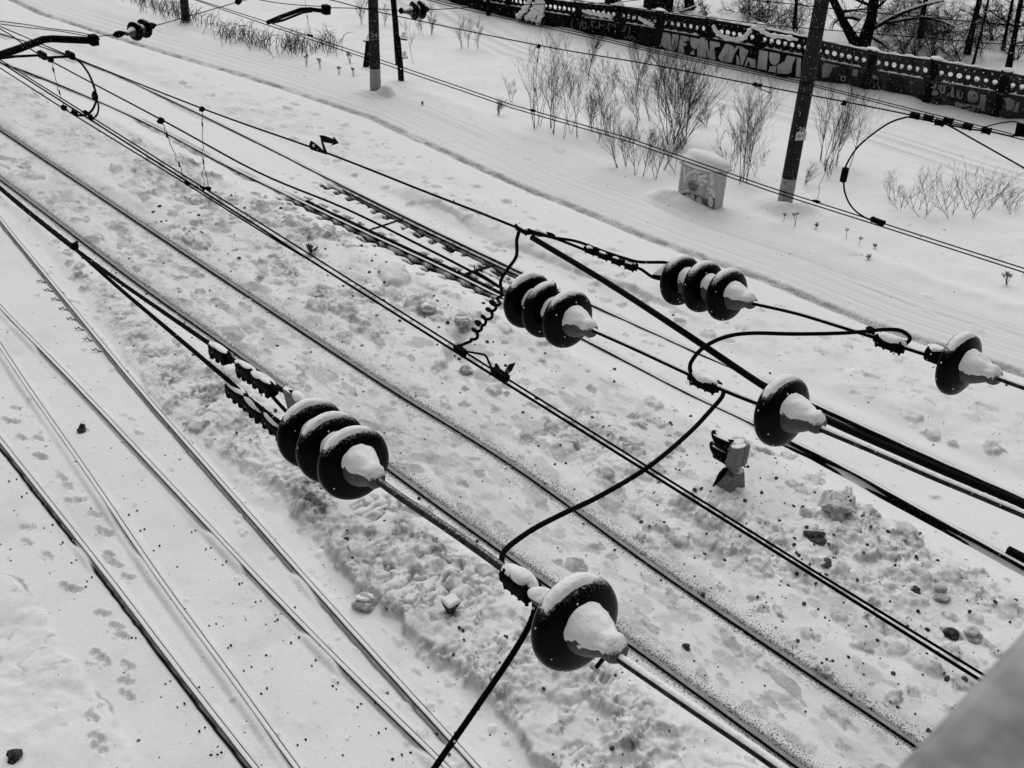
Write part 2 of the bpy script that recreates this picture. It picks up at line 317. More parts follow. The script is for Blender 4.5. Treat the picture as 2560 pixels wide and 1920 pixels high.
dirt_shade = np.maximum(dirt_shade, np.clip(mbed+mid+inbank*.6, 0, 1)*.42*sst(.12, .42, fbm(X*1.6+.3*vn(X, Y, .7, 420), Y*.38, .30, 5, 421, .62))*sst(-.3, .2, fbm(X, Y, 1.2, 3, 423)))
dirt_shade = np.maximum(dirt_shade, left*(.05+.10*sst(0, .5, fbm(X, Y, .9, 5, 410, .6))))
d = X-rt; ln2 = np.sin(d*23+1.6*vn(X*0, Y, 5, 412))*.5+np.sin(d*41+2*vn(X*0, Y, 7, 413))*.5
dirt_shade = np.maximum(dirt_shade, veh*sst(.2, .5, d)*(1-sst(1.8, 2.5, d))*(.10+.22*sst(.1, .8, ln2*(.6+.6*vn(X*0+d, Y, 2, 414)))))
d = X-r2; dirt_shade = np.maximum(dirt_shade, np.exp(-(d/1.3)**4)*.20*sst(0, .7, np.sin(d*11+1.5*vn(X*0, Y, 5, 205))))
# ---- stamped lumps, chips, footprints
Hh = h.reshape(GX.shape); Dd = dirt_shade.reshape(GX.shape); Sp = speck.reshape(GX.shape); Dk = dark.reshape(GX.shape)
def stamp(cx, cy, rx, ry, ang, hh, dv, kind='lump', seed=0):
    r = max(rx, ry)*1.6; i0, i1 = np.searchsorted(xs, (cx-r, cx+r)); j0, j1 = np.searchsorted(ys, (cy-r, cy+r))
    if i1-i0 < 2 or j1-j0 < 2: return
    gx = GX[j0:j1, i0:i1]-cx; gy = GY[j0:j1, i0:i1]-cy; c, s = math.cos(ang), math.sin(ang)
    u = (gx*c+gy*s)/rx; v = (-gx*s+gy*c)/ry
    q = (.6*np.sqrt(u*u+v*v)+.4*np.maximum(np.abs(u*.9+v*.35), np.abs(v*.9-u*.3)))*(1+.34*vn(gx+cx*3, gy+cy*3, r*.5, seed)+.24*vn(gx, gy, r*.22, seed+1))
    if kind == 'lump':
        b = np.clip(1-q**5, 0, 1); Hh[j0:j1, i0:i1] += hh*b*(1+.35*vn(gx, gy, r*.35, seed+2)+.25*u)
        m = (sst(1.15, .8, q)*.5+.8*np.exp(-((q-.95)/.22)**2)*(.5+.5*vn(gx, gy, r*.8, seed+6)))*(.75+.5*vn(gx, gy, r*.3, seed+3)); Dd[j0:j1, i0:i1] = np.maximum(Dd[j0:j1, i0:i1], dv*m)  # clod's own dirt, plus a grey rim painting shade onto its steep sides
    elif kind == 'chip':
        m = sst(1.05, .9, q); Hh[j0:j1, i0:i1] += hh*m; Dd[j0:j1, i0:i1] = np.maximum(Dd[j0:j1, i0:i1], dv*m*(.8+.3*vn(gx, gy, r*.3, seed)))
    else:
        m = sst(1.05, .78, q); Hh[j0:j1, i0:i1] += -hh*m+.35*hh*np.exp(-((q-1.12)/.12)**2); Dd[j0:j1, i0:i1] = np.maximum(Dd[j0:j1, i0:i1], dv*m)
def place(n, fx, y0, y1, r0, r1, hk, dirt_shade_r, kind='lump', el=1.0, pw=2.2, cl=None):
    for k in range(n):
        yy = rng.uniform(y0, y1); a, b = fx(yy); xx = rng.uniform(a, b)
        if cl is not None and rng.random() > sst(-.15, .45, float(fbm(np.array([xx]), np.array([yy*.75]), cl, 4, 119, .6)[0])): continue
        r = r0+(r1-r0)*rng.random()**pw; e = 1+rng.random()*el
        stamp(xx, yy, r, r*e, rng.normal(0, .35), r*hk*rng.uniform(.5, 1.2), rng.uniform(*dirt_shade_r), kind, int(rng.integers(1e6)))
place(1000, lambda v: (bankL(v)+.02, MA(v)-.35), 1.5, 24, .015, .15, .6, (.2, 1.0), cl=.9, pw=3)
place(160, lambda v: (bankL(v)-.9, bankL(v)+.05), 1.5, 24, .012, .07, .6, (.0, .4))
place(420, lambda v: (MA(v)+.25, MBx(v)-.25), 1.5, 30, .02, .13, .08, (.3, .75), 'chip', 2.4)
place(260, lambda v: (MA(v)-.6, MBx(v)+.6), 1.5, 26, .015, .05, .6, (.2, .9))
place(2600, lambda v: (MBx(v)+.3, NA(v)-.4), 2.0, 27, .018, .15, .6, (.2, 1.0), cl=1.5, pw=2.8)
place(300, lambda v: (MBx(v)+.3, MBx(v)+2.4), 2.0, 26, .03, .16, .06, (.3, .7), 'chip', 2.2)
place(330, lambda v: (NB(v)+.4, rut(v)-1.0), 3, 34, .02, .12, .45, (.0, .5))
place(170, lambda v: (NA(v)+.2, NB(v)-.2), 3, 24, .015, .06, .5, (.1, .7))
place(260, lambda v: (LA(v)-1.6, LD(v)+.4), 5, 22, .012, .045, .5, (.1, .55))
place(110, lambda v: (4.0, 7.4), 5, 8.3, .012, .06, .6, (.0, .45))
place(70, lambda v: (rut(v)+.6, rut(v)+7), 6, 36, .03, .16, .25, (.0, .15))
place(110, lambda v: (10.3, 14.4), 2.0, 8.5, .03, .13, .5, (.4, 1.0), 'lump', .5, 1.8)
place(110, lambda v: (MBx(v)+.5, NA(v)-.5), 3, 24, .05, .11, .35, (.35, .8), 'foot', .5, 1.2)
place(25, lambda v: (MA(v)+.3, MBx(v)-.3), 2, 24, .05, .10, .22, (.3, .7), 'foot', .5, 1.2)
place(60, lambda v: (NB(v)+.5, rut(v)-.8), 4, 30, .06, .13, .35, (.1, .3), 'foot', .5, 1.2)

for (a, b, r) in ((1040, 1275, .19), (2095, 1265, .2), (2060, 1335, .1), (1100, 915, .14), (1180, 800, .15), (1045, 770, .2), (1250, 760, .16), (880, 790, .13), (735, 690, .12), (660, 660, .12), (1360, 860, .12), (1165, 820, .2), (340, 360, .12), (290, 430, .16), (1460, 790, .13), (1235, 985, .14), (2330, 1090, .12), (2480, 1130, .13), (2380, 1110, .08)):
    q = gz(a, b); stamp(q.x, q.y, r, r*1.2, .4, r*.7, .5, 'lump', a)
for (a, b, l) in ((1330, 1215, .35), (1460, 1000, .3), (1520, 1080, .28), (1110, 1190, .3), (1000, 1070, .25), (1560, 1190, .3), (1590, 1270, .25), (1620, 1300, .3), (880, 1040, .22), (1050, 980, .2), (1135, 845, .35), (2160, 1760, .2)):
    q = gz(a, b); stamp(q.x, q.y, .09, l, random.uniform(-.2, .5), -.012, .42, 'chip', a)
feet = [(90, 1088), (97, 1135), (150, 1183), (163, 1205), (167, 1243), (190, 1240), (228, 1275), (245, 1310), (260, 1322), (113, 1378), (60, 1310), (62, 1345), (265, 1372), (265, 1385), (285, 1398), (310, 1430), (156, 1453), (177, 1460), (250, 1522), (285, 1555), (298, 1578), (235, 1622), (255, 1640), (313, 1650), (305, 1690), (310, 1725), (225, 1785), (235, 1840), (240, 1865), (10, 1040), (30, 1045), (90, 1130), (48, 1085), (30, 1010)]
for i, (a, b) in enumerate(feet):
    q = gz(a, b); t = math.radians(200+random.uniform(-20, 20)); stamp(q.x, q.y, .055, .08, t, .05, .20, 'foot', i); stamp(q.x+.10*math.cos(t+1.57), q.y+.10*math.sin(t+1.57), .055, .06, t, .045, .16, 'foot', i+50)
for (a, b), hh, rr_, off in (((940, 229), .17, .42, .24), ((1961, 512), .36, .52, .30)):   # snow heaped round the two pole feet
    q = gz(a, b); rad = np.hypot(GX-q.x, GY-q.y); fr = (GX-q.x)*(-.8)+(GY-q.y)*(-.6); lo = (rad < 2.5)
    Hh += np.where(lo, hh*np.exp(-((rad-rr_)/off)**2)*(.8+.35*fbm(GX, GY, .4, 3, 222))*(.55+.45*np.tanh(fr*2.2)), 0)
q = gz(966, 238); rad = np.hypot(GX-q.x, (GY-q.y)*1.1); Hh += .22*np.exp(-(rad/.26)**4)
q = gz(985, 690); u_ = (GX-q.x)*.42+(GY-q.y)*.91; v_ = (GX-q.x)*.91-(GY-q.y)*.42; e_ = np.abs(u_/.62)**3+np.abs(v_/.33)**3; bp_ = np.clip(1-e_**1.6, 0, 1)**.6; Hh += .17*bp_*(1+.2*fbm(GX, GY, .3, 3, 225)); Dd[:] = np.maximum(Dd, .3*np.exp(-((e_-.95)/.16)**2)*(.5+.5*vn(GX, GY, .15, 226)))
qa, qb = gz(1690, 498), gz(1786, 532); L_ = math.hypot(qb.x-qa.x, qb.y-qa.y); dx_, dy_ = (qb.x-qa.x)/L_, (qb.y-qa.y)/L_; u_ = (GX-qa.x)*dx_+(GY-qa.y)*dy_; v_ = (GX-qa.x)*(-dy_)+(GY-qa.y)*dx_; v_ = v_*(1 if (-qa.x*(-dy_)-qa.y*dx_) > 0 else -1)
Hh += (.34-.22*np.clip(u_/L_, 0, 1))*np.exp(-((v_-.28)/.30)**2)*sst(-.9, -.1, u_)*(1-sst(L_-.1, L_+.7, u_))*(1+.3*fbm(GX, GY, .4, 3, 230))
def ztop(x, yv):
    i = min(max(np.searchsorted(xs, x), 1), len(xs)-1); j = min(max(np.searchsorted(ys, yv), 1), len(ys)-1)
    return float(Hh[j-1:j+1, i-1:i+1].mean())
def G(a, b, dz=0.0):                      # ground point on the finished surface under a surveyed sight line
    q = gz(a, b); 
    for _ in range(4): q = gz(a, b, ztop(q.x, q.y))
    q.z += dz; return q
nx, ny = len(xs), len(ys)
me = bpy.data.meshes.new('snow_ground'); V = np.stack([X, Y, Hh.ravel()], 1).astype(np.float32)
I = (np.arange(ny-1)[:, None]*nx+np.arange(nx-1)[None, :]).ravel(); Q = np.stack([I, I+1, I+nx+1, I+nx], 1).astype(np.int32)
me.vertices.add(len(V)); me.vertices.foreach_set('co', V.ravel()); me.loops.add(Q.size); me.loops.foreach_set('vertex_index', Q.ravel())
me.polygons.add(len(Q)); me.polygons.foreach_set('loop_start', np.arange(0, Q.size, 4, dtype=np.int32)); me.polygons.foreach_set('loop_total', np.full(len(Q), 4, np.int32))
me.polygons.foreach_set('use_smooth', np.ones(len(Q), bool)); me.update(calc_edges=True)
for nm, arr in (('dirt_shade', Dd), ('speck', Sp), ('ballast', Dk)):  # first layer holds real dirt and the painted shade of clods and crevices
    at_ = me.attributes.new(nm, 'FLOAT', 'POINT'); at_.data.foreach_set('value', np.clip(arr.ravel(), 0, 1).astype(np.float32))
def snow_ground_mat():
    m = bpy.data.materials.new('trodden_snow'); m.use_nodes = True; nt = m.node_tree; N = nt.nodes; L = nt.links; b = N['Principled BSDF']
    b.inputs['Roughness'].default_value = .75; b.inputs['Specular IOR Level'].default_value = .1
    tc = N.new('ShaderNodeTexCoord')
    def noise(s, d, r=.6):
        n = N.new('ShaderNodeTexNoise'); n.inputs['Scale'].default_value = s; n.inputs['Detail'].default_value = d; n.inputs['Roughness'].default_value = r; L.new(tc.outputs['Object'], n.inputs['Vector']); return n.outputs['Fac']
    def attr(n): a = N.new('ShaderNodeAttribute'); a.attribute_name = n; return a.outputs['Fac']
    def math_(op, a, b2):
        n = N.new('ShaderNodeMath'); n.operation = op
        for i, q in enumerate((a, b2)):
            if isinstance(q, (int, float)): n.inputs[i].default_value = q
            else: L.new(q, n.inputs[i])
        n.use_clamp = op != 'SUBTRACT'; return n.outputs[0]
    def mix(f, a, b2):
        n = N.new('ShaderNodeMix'); n.data_type = 'RGBA'; L.new(f, n.inputs['Factor'])
        for k, q in (('A', a), ('B', b2)):
            if isinstance(q, float): n.inputs[k].default_value = (q, q, q, 1)
            else: L.new(q, n.inputs[k])
        return n.outputs['Result']
    def rng_(v, a, b2):
        n = N.new('ShaderNodeMapRange'); n.interpolation_type = 'SMOOTHSTEP'; L.new(v, n.inputs['Value']); n.inputs['From Min'].default_value = a; n.inputs['From Max'].default_value = b2; return n.outputs['Result']
    base = mix(noise(1.3, 4), .80, .86)
    dn = math_('MULTIPLY', attr('dirt_shade'), math_('ADD', math_('MULTIPLY', rng_(noise(16, 6, .75), .3, .65), .95), .5)); base = mix(dn, base, .10)
    # grit: grains appear where noise exceeds a threshold set by how gritty the spot is
    gr = math_('ADD', rng_(noise(40, 3, .75), .3, .75), math_('MULTIPLY', attr('speck'), .62))
    base = mix(rng_(gr, .93, 1.0), base, .09)
    sp = rng_(noise(9, 2, .5), .735, .75); base = mix(sp, base, .12)
    base = mix(attr('ballast'), base, .012); L.new(base, b.inputs['Base Color'])
    bp = N.new('ShaderNodeBump'); bp.inputs['Strength'].default_value = .5; bp.inputs['Distance'].default_value = .02; L.new(noise(22, 6, .62), bp.inputs['Height']); L.new(bp.outputs['Normal'], b.inputs['Normal'])
    return m
me.materials.append(snow_ground_mat()); go = bpy.data.objects.new('snow_ground', me); C.objects.link(go); go['kind'] = 'structure'; go['label'] = 'trodden snow over the railway yard and verge'

# ------------------------------------------------------------------ railway tracks
PROF = [(-.037, -.012), (-.034, -.001), (.034, -.001), (.037, -.012), (.036, -.04), (.010, -.055), (.009, -.125), (.065, -.15), (.066, -.17), (-.066, -.17), (-.065, -.15), (-.009, -.125), (-.010, -.055), (-.036, -.04)]
def sweep(path, prof):
    m = MB(); n = len(prof); vs = []
    for i, p in enumerate(path):
        t = path[min(i+1, len(path)-1)]-path[max(i-1, 0)]; t.z = 0; t.normalize(); s = Vector((t.y, -t.x, 0)); s = -s if s.x < 0 else s
        vs += [p+s*a+Vector((0, 0, b)) for a, b in prof]
    m.add(vs, [(i*n+k, (i+1)*n+k, (i+1)*n+(k+1) % n, i*n+(k+1) % n) for i in range(len(path)-1) for k in range(n)], False)
    m.add(vs[:n], [tuple(range(n))], False); m.add(vs[-n:], [tuple(range(n-1, -1, -1))], False); return m
def rpath(pts, dz=0, k=8, jit=0):
    P = smooth([gz(*p) for p in sorted(pts, key=lambda q: -gz(*q).y)], k)
    return [Vector((p.x, p.y, p.z+dz+(jit*math.sin(i*1.7) if jit else 0))) for i, p in enumerate(P)]
def bolts(root, fx, y0, y1, step, side, name='rail_fastening', dz=-.075, drop=.2):
    yv = y0
    while yv < y1:
        if random.random() > drop:
            for s in side:
                m = MB(); x = float(fx(yv))+s*random.uniform(.15, .2); q = Vector((x, yv+random.uniform(-.03, .03), ztop(x, yv)-.012))
                m.tube([q, q+Vector((random.uniform(-.01, .01), .0, random.uniform(.022, .042)))], random.uniform(.008, .014), 6)
                m.blob(q+Vector((0, .01, .01)), (.014, 0, 0), (0, .02, 0), (0, 0, .011), int(yv*100), .3, 1); obj(name, m, M['iron'], root)
        yv += step
def track(label, rails, snowtop, grp=None):
    p0 = gz(*rails[0][len(rails[0])//2]); t = thing('railway_track', label, 'railway track', (p0.x, p0.y, -.17), 'railway tracks')
    for r in rails:
        pa = rpath(r); o = obj('rail', sweep(pa, PROF), M['rail'], t)
        if snowtop == 'snow':
            rr = random.Random(len(r)); w = []
            pp = [Vector((p.x, p.y, p.z)) for p in pa]
            obj('snow_cover', sweep([p+Vector((0, 0, .003+.003*math.sin(i*2.1))) for i, p in enumerate(pp)], [(-.036, -.002), (-.026, .008), (.010, .009), (.018, .004), (.021, -.002)]), M['snow'], o)
        else:
            obj('running_surface', sweep([p+Vector((0, 0, .002)) for p in pa], [(-.024, -.0015), (-.021, .0015), (.034, .0015), (.0375, -.0015)]), M['railtop'], o)
    return t
tl1 = track('snow-covered track nearest the bottom left corner, with bolt ends poking through the snow', [RL['a'], RL['c']], 'snow')
bolts(tl1, LA, 6.5, 17.5, .5, (-1, -1.45)); bolts(tl1, LC_, 6.0, 13, .5, (-1, -1.5), drop=.1)
tl2 = track('snow-covered diverging track merging with the bottom left one, beside the rough snow bank', [RL['b'], RL['d']], 'snow')
bolts(tl2, LB, 8, 14, .5, (1.2, 1.7), drop=.3)
m = MB()
for k in range(8):                       # clips showing at the far end of the near diverging rail
    yv = 18.5+k*.5; x = float(LD(yv))
    m = MB(); q = Vector((x-.13, yv, ztop(x-.13, yv)))
    m.tube([q+Vector((.03, -.06, .0)), q+Vector((-.03, .0, .03)), q+Vector((-.03, .05, .05)), q+Vector((-.08, .06, .02)), q+Vector((-.10, .10, .04))], .011, 6)
    obj('rail_clip', m, M['iron'], tl2)
tm = track('used track with clean worn rails and grit-speckled snow, in the middle', [RM['a'], RM['b']], 'top')
tn = track('partly buried track with open sleepers, between the used track and the vehicle path', [RN['a'], RN['b']], 'snowthin' if False else 'snow')
for k in range(15):                      # sleepers of the open stretch
    yv = 14.6+k*.55+random.uniform(-.04, .04); xa, xb = float(NA(yv)), float(NB(yv)); m = MB()
    m.box(((xa+xb)/2, yv, -.245), ((xb-xa)/2+.55, .0, 0), (0, .12, 0), (0, 0, .07)); obj('sleeper', m, M['sleeper'], tn)
m = MB()                                 # guard rail lying inside the far rail
for fx, of in ((NA, .155), (NB, -.165)):
    yy = [22.2-.5*k for k in range(16)]; pa = [Vector((float(fx(v))+of, v, -.012)) for v in yy]; go_ = obj('guard_rail', sweep(pa, PROF), M['rail'], tn)
    if of < 0: obj('snow_cover', sweep([p+Vector((0, 0, .003)) for p in pa], [(-.03, -.002), (-.02, .005), (.02, .006), (.03, -.002)]), M['ice'], go_)
for (a, b) in (((925, 572), (1010, 545)), ((1150, 688), (1235, 660))):
    m = MB(); m.tube([gz(*a)+Vector((0, 0, -.035)), gz(*b)+Vector((0, 0, -.02))], .03 if a[0] < 1000 else .045, 6); obj('tie_bar', m, M['sleeper'], tn)
m = MB(); m.box(gz(2570, 1400, .05), (.05, 0, 0), (.01, -.33, 0), (0, 0, .05)); o = obj('point_machine_cover', m, M['iron'], None); tag(o, 'dark steel cover bar beside the rail at the right edge', 'track cover')

# ------------------------------------------------------------------ insulators
DISC = [(.02, -.045), (.05, -.03), (.085, -.02), (.115, -.034), (.131, -.034), (.1365, -.024), (.1365, -.010), (.131, .004), (.118, .013), (.10, .020), (.075, .028), (.055, .036), (.02, .038)]
CAP = [(.066, .026), (.066, .04), (.061, .062), (.05, .088), (.039, .11), (.033, .122), (.036, .132), (.036, .15), (.028, .165), (.0, .168)]
def cn(th, i, s): return .5+.5*math.sin(3*th+s)*math.sin(1.7*i+s*2)
def disc_parts(root, o, a, seed, S=1.0, snow=1.0, cap_snow=1.0, rim=1.0, chipped=False):
    off = None
    if chipped:
        def off(i, th): 
            k = max(0, 1-abs((th-5.6))/.35); return (-.06*k*(1 if DISC[i][0] > .1 else 0), 0)
    P = [(r*S, t*S) for r, t in DISC]; Cp = [(r*S, t*S) for r, t in CAP]
    d = obj('disc', MB().lathe(P, o, a, 56, off=off), M['glaze'], root)
    c = obj('cap', MB().lathe(Cp, o, a, 32), M['cap'], d)
    if cap_snow:
        def offc(i, th):
            w = math.cos(th)+.18*math.sin(2.3*th+seed)+.12*math.sin(7*th+i+seed)+.06*math.sin(13*th-2*i); w = max(-.25, w-.18)
            e = 1.0 if 0 < i < len(CS)-2 else .5
            return ((.011*cap_snow*w*e if w > 0 else .03*w)*S, (-.004*w*cap_snow if i == 0 and w > 0 else 0))
        CS = [(.072, .027), (.069, .032), (.066, .04), (.0625, .055), (.058, .07), (.051, .085), (.045, .1), (.038, .113), (.034, .125), (.037, .14), (.032, .158), (.0, .166)]
        obj('snow', MB().lathe([(r*S, t*S) for r, t in CS], o, a, 72, off=offc), M['snow'], d)
    if rim:
        RP = [(.117, .0125), (.1215, .0105), (.1265, .007), (.1305, .0035), (.134, -.001), (.1365, -.008), (.1370, -.018), (.134, -.029), (.125, -.034)]
        def offr(i, th):
            c_ = math.cos(th-.12); w = (c_-(1.0-.28*min(rim, 1.2)))/.30+.12*math.sin(9*th+seed+i)+.1*math.sin(23*th+2*i)+.07*math.sin(41*th+5*i)
            e = (.1, .3, .6, .9, 1, 1, .9, .5, .1)[i]; w = max(-.25, min(1, w-(.5 if i < 2 else .2 if i < 3 else 0)))
            return ((.006*rim*w*e if w > 0 else .012*w)*S, (.004*rim*w*e if w > 0 else .012*w)*S)
        obj('rim_snow', MB().lathe([(r*S, t*S) for r, t in RP], o, a, 120, off=offr), M['snow'], d)
    return d
def rod(name, label, pts, r, m, cat='rod', grp=None, snow=0, n=10, strands=0, twist=0, k=6, sm=True):
    P = smooth(pts, k) if sm else [Vector(p) for p in pts]
    t = obj(name, MB().tube(P, r, n, True, twist, strands), M[m]); tag(t, label, cat, grp)
    if snow:
        s = MB(); n2 = 12; vs = []; rr = random.Random(len(pts))
        ph = [rr.uniform(0, 6) for _ in range(4)]
        R = r if not isinstance(r, (list, tuple)) else r[0]; F2 = []
        Ps = []
        for i in range(len(P)-1):
            for j in range(6): Ps.append(P[i].lerp(P[i+1], j/6))
        Ps.append(P[-1])
        for i, p in enumerate(Ps):
            tt = (Ps[min(i+1, len(Ps)-1)]-Ps[max(i-1, 0)]).normalized(); u = (Vector((0, 0, 1))-tt*tt.z).normalized(); w = tt.cross(u)
            kk = snow*(.65+.35*math.sin(i*.31+ph[0])*math.sin(i*.83+ph[1])+.12*math.sin(i*2.1+ph[2]))
            for q in range(n2):
                a = -.85+1.7*q/(n2-1); e = math.cos(a/.85*1.57); vs.append(p+(u*math.cos(a)+w*math.sin(a))*(R*(.97)+R*.6*kk*max(0, e)))
        s.add(vs, [(i*n2+q, i*n2+q+1, (i+1)*n2+q+1, (i+1)*n2+q) for i in range(len(Ps)-1) for q in range(n2-1)])
        obj('snow_strip', s, M['snow'], t)
    return t
P1 = ((1.58, 1.29), (1.75, 2.52)); P2 = ((3.02, 1.61), (3.17, 2.83)); P3 = ((4.0, 1.38), (4.20, 2.9))
w1 = lambda a, b: vp(P1, a, b); w2 = lambda a, b: vp(P2, a, b); w3 = lambda a, b: vp(P3, a, b)
def axis(p, q): return (Vector(q)-Vector(p)).normalized()
def triple(label, cs, tip, seed, snow, chip=None, S=1.0):
    a = axis(cs[-1], tip); t = thing('insulator_string', label, 'insulator string', cs[1], 'three-disc insulator strings')
    for i, c in enumerate(cs): disc_parts(t, c, axis(cs[-1], cs[0]), seed+i, S, 1, snow[i][0], snow[i][1], chip == i)
    return t
# near string
c1 = [w1(889, 1161), w1(833, 1122), w1(783, 1086)]
triple('near three-disc black insulator string with a thick clump of snow on its front cap', c1, w1(960, 1210), 1, [(1.6, .78), (1, .8), (1, .8)])
cA = w1(1447, 1562); t = thing('insulator', 'largest black single-disc insulator, snow on its cap, at the bottom centre', 'insulator', cA, 'single-disc insulators')
disc_parts(t, cA, axis(w1(1345, 1500), w1(1560, 1650)), 4, 1.0, 1, 1.25, .95)
q = cA+axis(w1(1345, 1500), w1(1560, 1650))*.11+Vector((0, 0, -.05)); obj('split_pin', MB().tube([q, q+Vector((.0, .02, -.05))], .006, 6), M['iron'], t)
c2 = [w2(1424, 800), w2(1372, 776), w2(1325, 753)]
t2 = triple('middle three-disc black insulator string, its second disc chipped', c2, w2(1490, 828), 9, [(1.2, .55), (1, .0), (.9, .8)], 1)
cD = w2(1963, 1030); t = thing('insulator', 'black single-disc insulator in front of the thick rubber-sleeved cable', 'insulator', cD, 'single-disc insulators')
disc_parts(t, cD, axis(w2(1905, 1020), w2(2060, 1078)), 14, 1.0, 1, 1.2, .75)
c3 = [w3(1822, 738), w3(1763, 718), w3(1706, 702)]
t3 = triple('upper right three-disc black insulator string before the loop of cable', c3, w3(1890, 760), 19, [(1.1, .3), (1, .45), (1.3, .2)])
cF = w3(2405, 912); t = thing('insulator', 'black single-disc insulator at the right edge with a square socket behind', 'insulator', cF, 'single-disc insulators')
aF = axis(w3(2300, 878), w3(2500, 950)); disc_parts(t, cF, aF, 24, 1.0, 1, 1.3, .85)
obj('socket', MB().lathe([(.0, -.16), (.035, -.158), (.036, -.10), (.034, -.06), (.03, -.03)], cF, aF, 20), M['iron'], t)
obj('socket_snow', MB().blob(cF+aF*-.125+Vector((0, 0, .032)), aF*.035, aF.cross(Vector((0, 0, 1)))*.026, (0, 0, .012), 3, .2), M['snow'], t)
# rods along the three strings
rod('pull_rod', 'grey frosted rod with a strip of snow running to the bottom edge', [w1(1548, 1645), w1(1640, 1708), w1(1760, 1790), w1(1900, 1885), w1(2060, 2000)], .0125, 'rod', 'rod', 'pull rods', .5)
rod('pull_rod', 'grey frosted rod between the near three-disc string and its snow-capped clamp', [w1(950, 1205), w1(1010, 1248), w1(1120, 1322), w1(1200, 1378), w1(1265, 1425)], .0135, 'rod', 'rod', 'pull rods', 0)
rod('pull_rod', 'black rod from the chipped string to the middle snow-capped clamp', [w2(1478, 823), w2(1580, 868), w2(1660, 905), w2(1735, 940)], .0105, 'cable', 'rod', 'pull rods', .25)
rod('pull_rod', 'short black rod joining the middle clamp to its single disc', [w2(1790, 965), w2(1850, 990), w2(1950, 1028)], .0115, 'cable', 'rod', 'pull rods', .3)
rod('pull_rod', 'black snow-lined rod running to the right edge beside the rubber-sleeved cable', [w2(2048, 1070), w2(2180, 1125), w2(2330, 1190), w2(2470, 1248), w2(2640, 1320)], .0125, 'rod', 'rod', 'pull rods', .55)
rod('pull_rod', 'black rod from the upper right string to its clamp', [w3(1880, 757), w3(1990, 782), w3(2090, 812), w3(2195, 845)], .0115, 'cable', 'rod', 'pull rods', .2)
rod('pull_rod', 'short black rod between the right clamp and the square socket', [w3(2255, 866), w3(2290, 877), w3(2325, 888)], .0115, 'cable', 'rod', 'pull rods', .2)
rod('pull_rod', 'black rod leaving the right-edge insulator and the frame', [w3(2485, 941), w3(2540, 961), w3(2660, 1003)], .0125, 'rod', 'rod', 'pull rods', .3)
# snow-capped connector clamps
def clamp_block(label, p, q, hw, hh, snow=1.0, grp='snow-capped connector clamps', bolts_n=4, sd=0):
    p, q = Vector(p), Vector(q); a = axis(p, q); L = (q-p).length/2; u = (Vector((0, 0, 1))-a*a.z).normalized(); w = a.cross(u); c = (p+q)/2
    t = thing('connector_clamp', label, 'clamp', c, grp)
    m = MB(); m.box(c, a*L, w*hw, u*hh*.5); m.box(c+u*-hh*.75, a*L*.9, w*hw*.8, u*hh*.35); obj('body', m, M['iron'], t, bevel=hh*.2)
    for k in range(bolts_n):
        for s in (-.55, .55):
            m = MB(); o = c+a*L*(-.8+1.6*k/max(1, bolts_n-1))+w*hw*s; m.tube([o-u*hh*1.28, o+u*hh*.75], hw*.2, 6); obj('bolt', m, M['iron'], t)
    if snow: obj('snow_cap', MB().blob(c+u*hh*.45, a*L*.98, w*hw*.95, u*hh*.85*snow, sd, .13, 4, -.25), M['snow'], t)
    return t
clamp_block('big clamp under a loaf of snow, left of the largest insulator', w1(1268, 1430), w1(1335, 1482), .032, .032, 1.15, sd=1)
clamp_block('snow-capped clamp joining two loops of cable, middle right', w2(1728, 938), w2(1795, 968), .026, .026, .9, sd=5)
clamp_block('snow-dusted clamp with a cable looped over it, right', w3(2190, 842), w3(2262, 868), .026, .03, .8, sd=9)
# socket eye before the largest insulator
m = MB(); a_ = axis(w1(1330, 1480), w1(1440, 1560)); e0 = w1(1338, 1487)
m.lathe([(.004, 0), (.02, .005), (.024, .03), (.018, .06), (.02, .1), (.028, .13), (.0, .135)], e0, a_, 16); o = obj('socket_eye', m, M['cap']); tag(o, 'snow-covered socket link between the loaf-capped clamp and the largest disc', 'link')
sn = MB().blob(e0+a_*.05+Vector((0, 0, .016)), a_*.058, a_.cross(Vector((0, 0, 1)))*.024, (0, 0, .018), 2, .25, 4, -.3); sn.blob(e0+a_*.10+Vector((.01, .0, .018)), a_*.03, a_.cross(Vector((0, 0, 1)))*.02, (0, 0, .016), 6, .25, 3); obj('snow', sn, M['snow'], o)

# ------------------------------------------------------------------ twin cables and rope grips of the near string
up_pts = [w1(185, 620), w1(300, 705), w1(420, 788), w1(528, 862), w1(600, 912), w1(672, 962), w1(708, 975), w1(738, 985)]
lo_pts = [w1(185, 620), w1(300, 722), w1(430, 832), w1(560, 942), w1(620, 995), w1(690, 1050), w1(735, 1075), w1(775, 1085)]
dU = Vector((.0, 0, 0))
rod('messenger_cable', 'thick black bundled cable entering at the left edge above the used track', [w1(-120, 365), w1(0, 470), w1(90, 545), w1(185, 620)], .016, 'cable', 'cable', 'messenger cables', strands=6, twist=60, n=24, k=60)
rod('messenger_cable', 'upper branch of the twisted black cable forking to the near string', up_pts, .0105, 'cable', 'cable', 'messenger cables', strands=7, twist=90, n=18, k=34)
rod('messenger_cable', 'lower branch of the twisted black cable forking to the near string', lo_pts, .0105, 'cable', 'cable', 'messenger cables', strands=7, twist=90, n=18, k=34)
m = MB(); m.blob(w1(187, 617), (.022, 0, 0), (0, .03, 0), (0, 0, .022), 4, .3, 2); m.tube([w1(180, 612), w1(193, 605)], .008, 6); o = obj('binding_clamp', m, M['iron']); tag(o, 'small black binding clamp where the left cable forks', 'clamp')
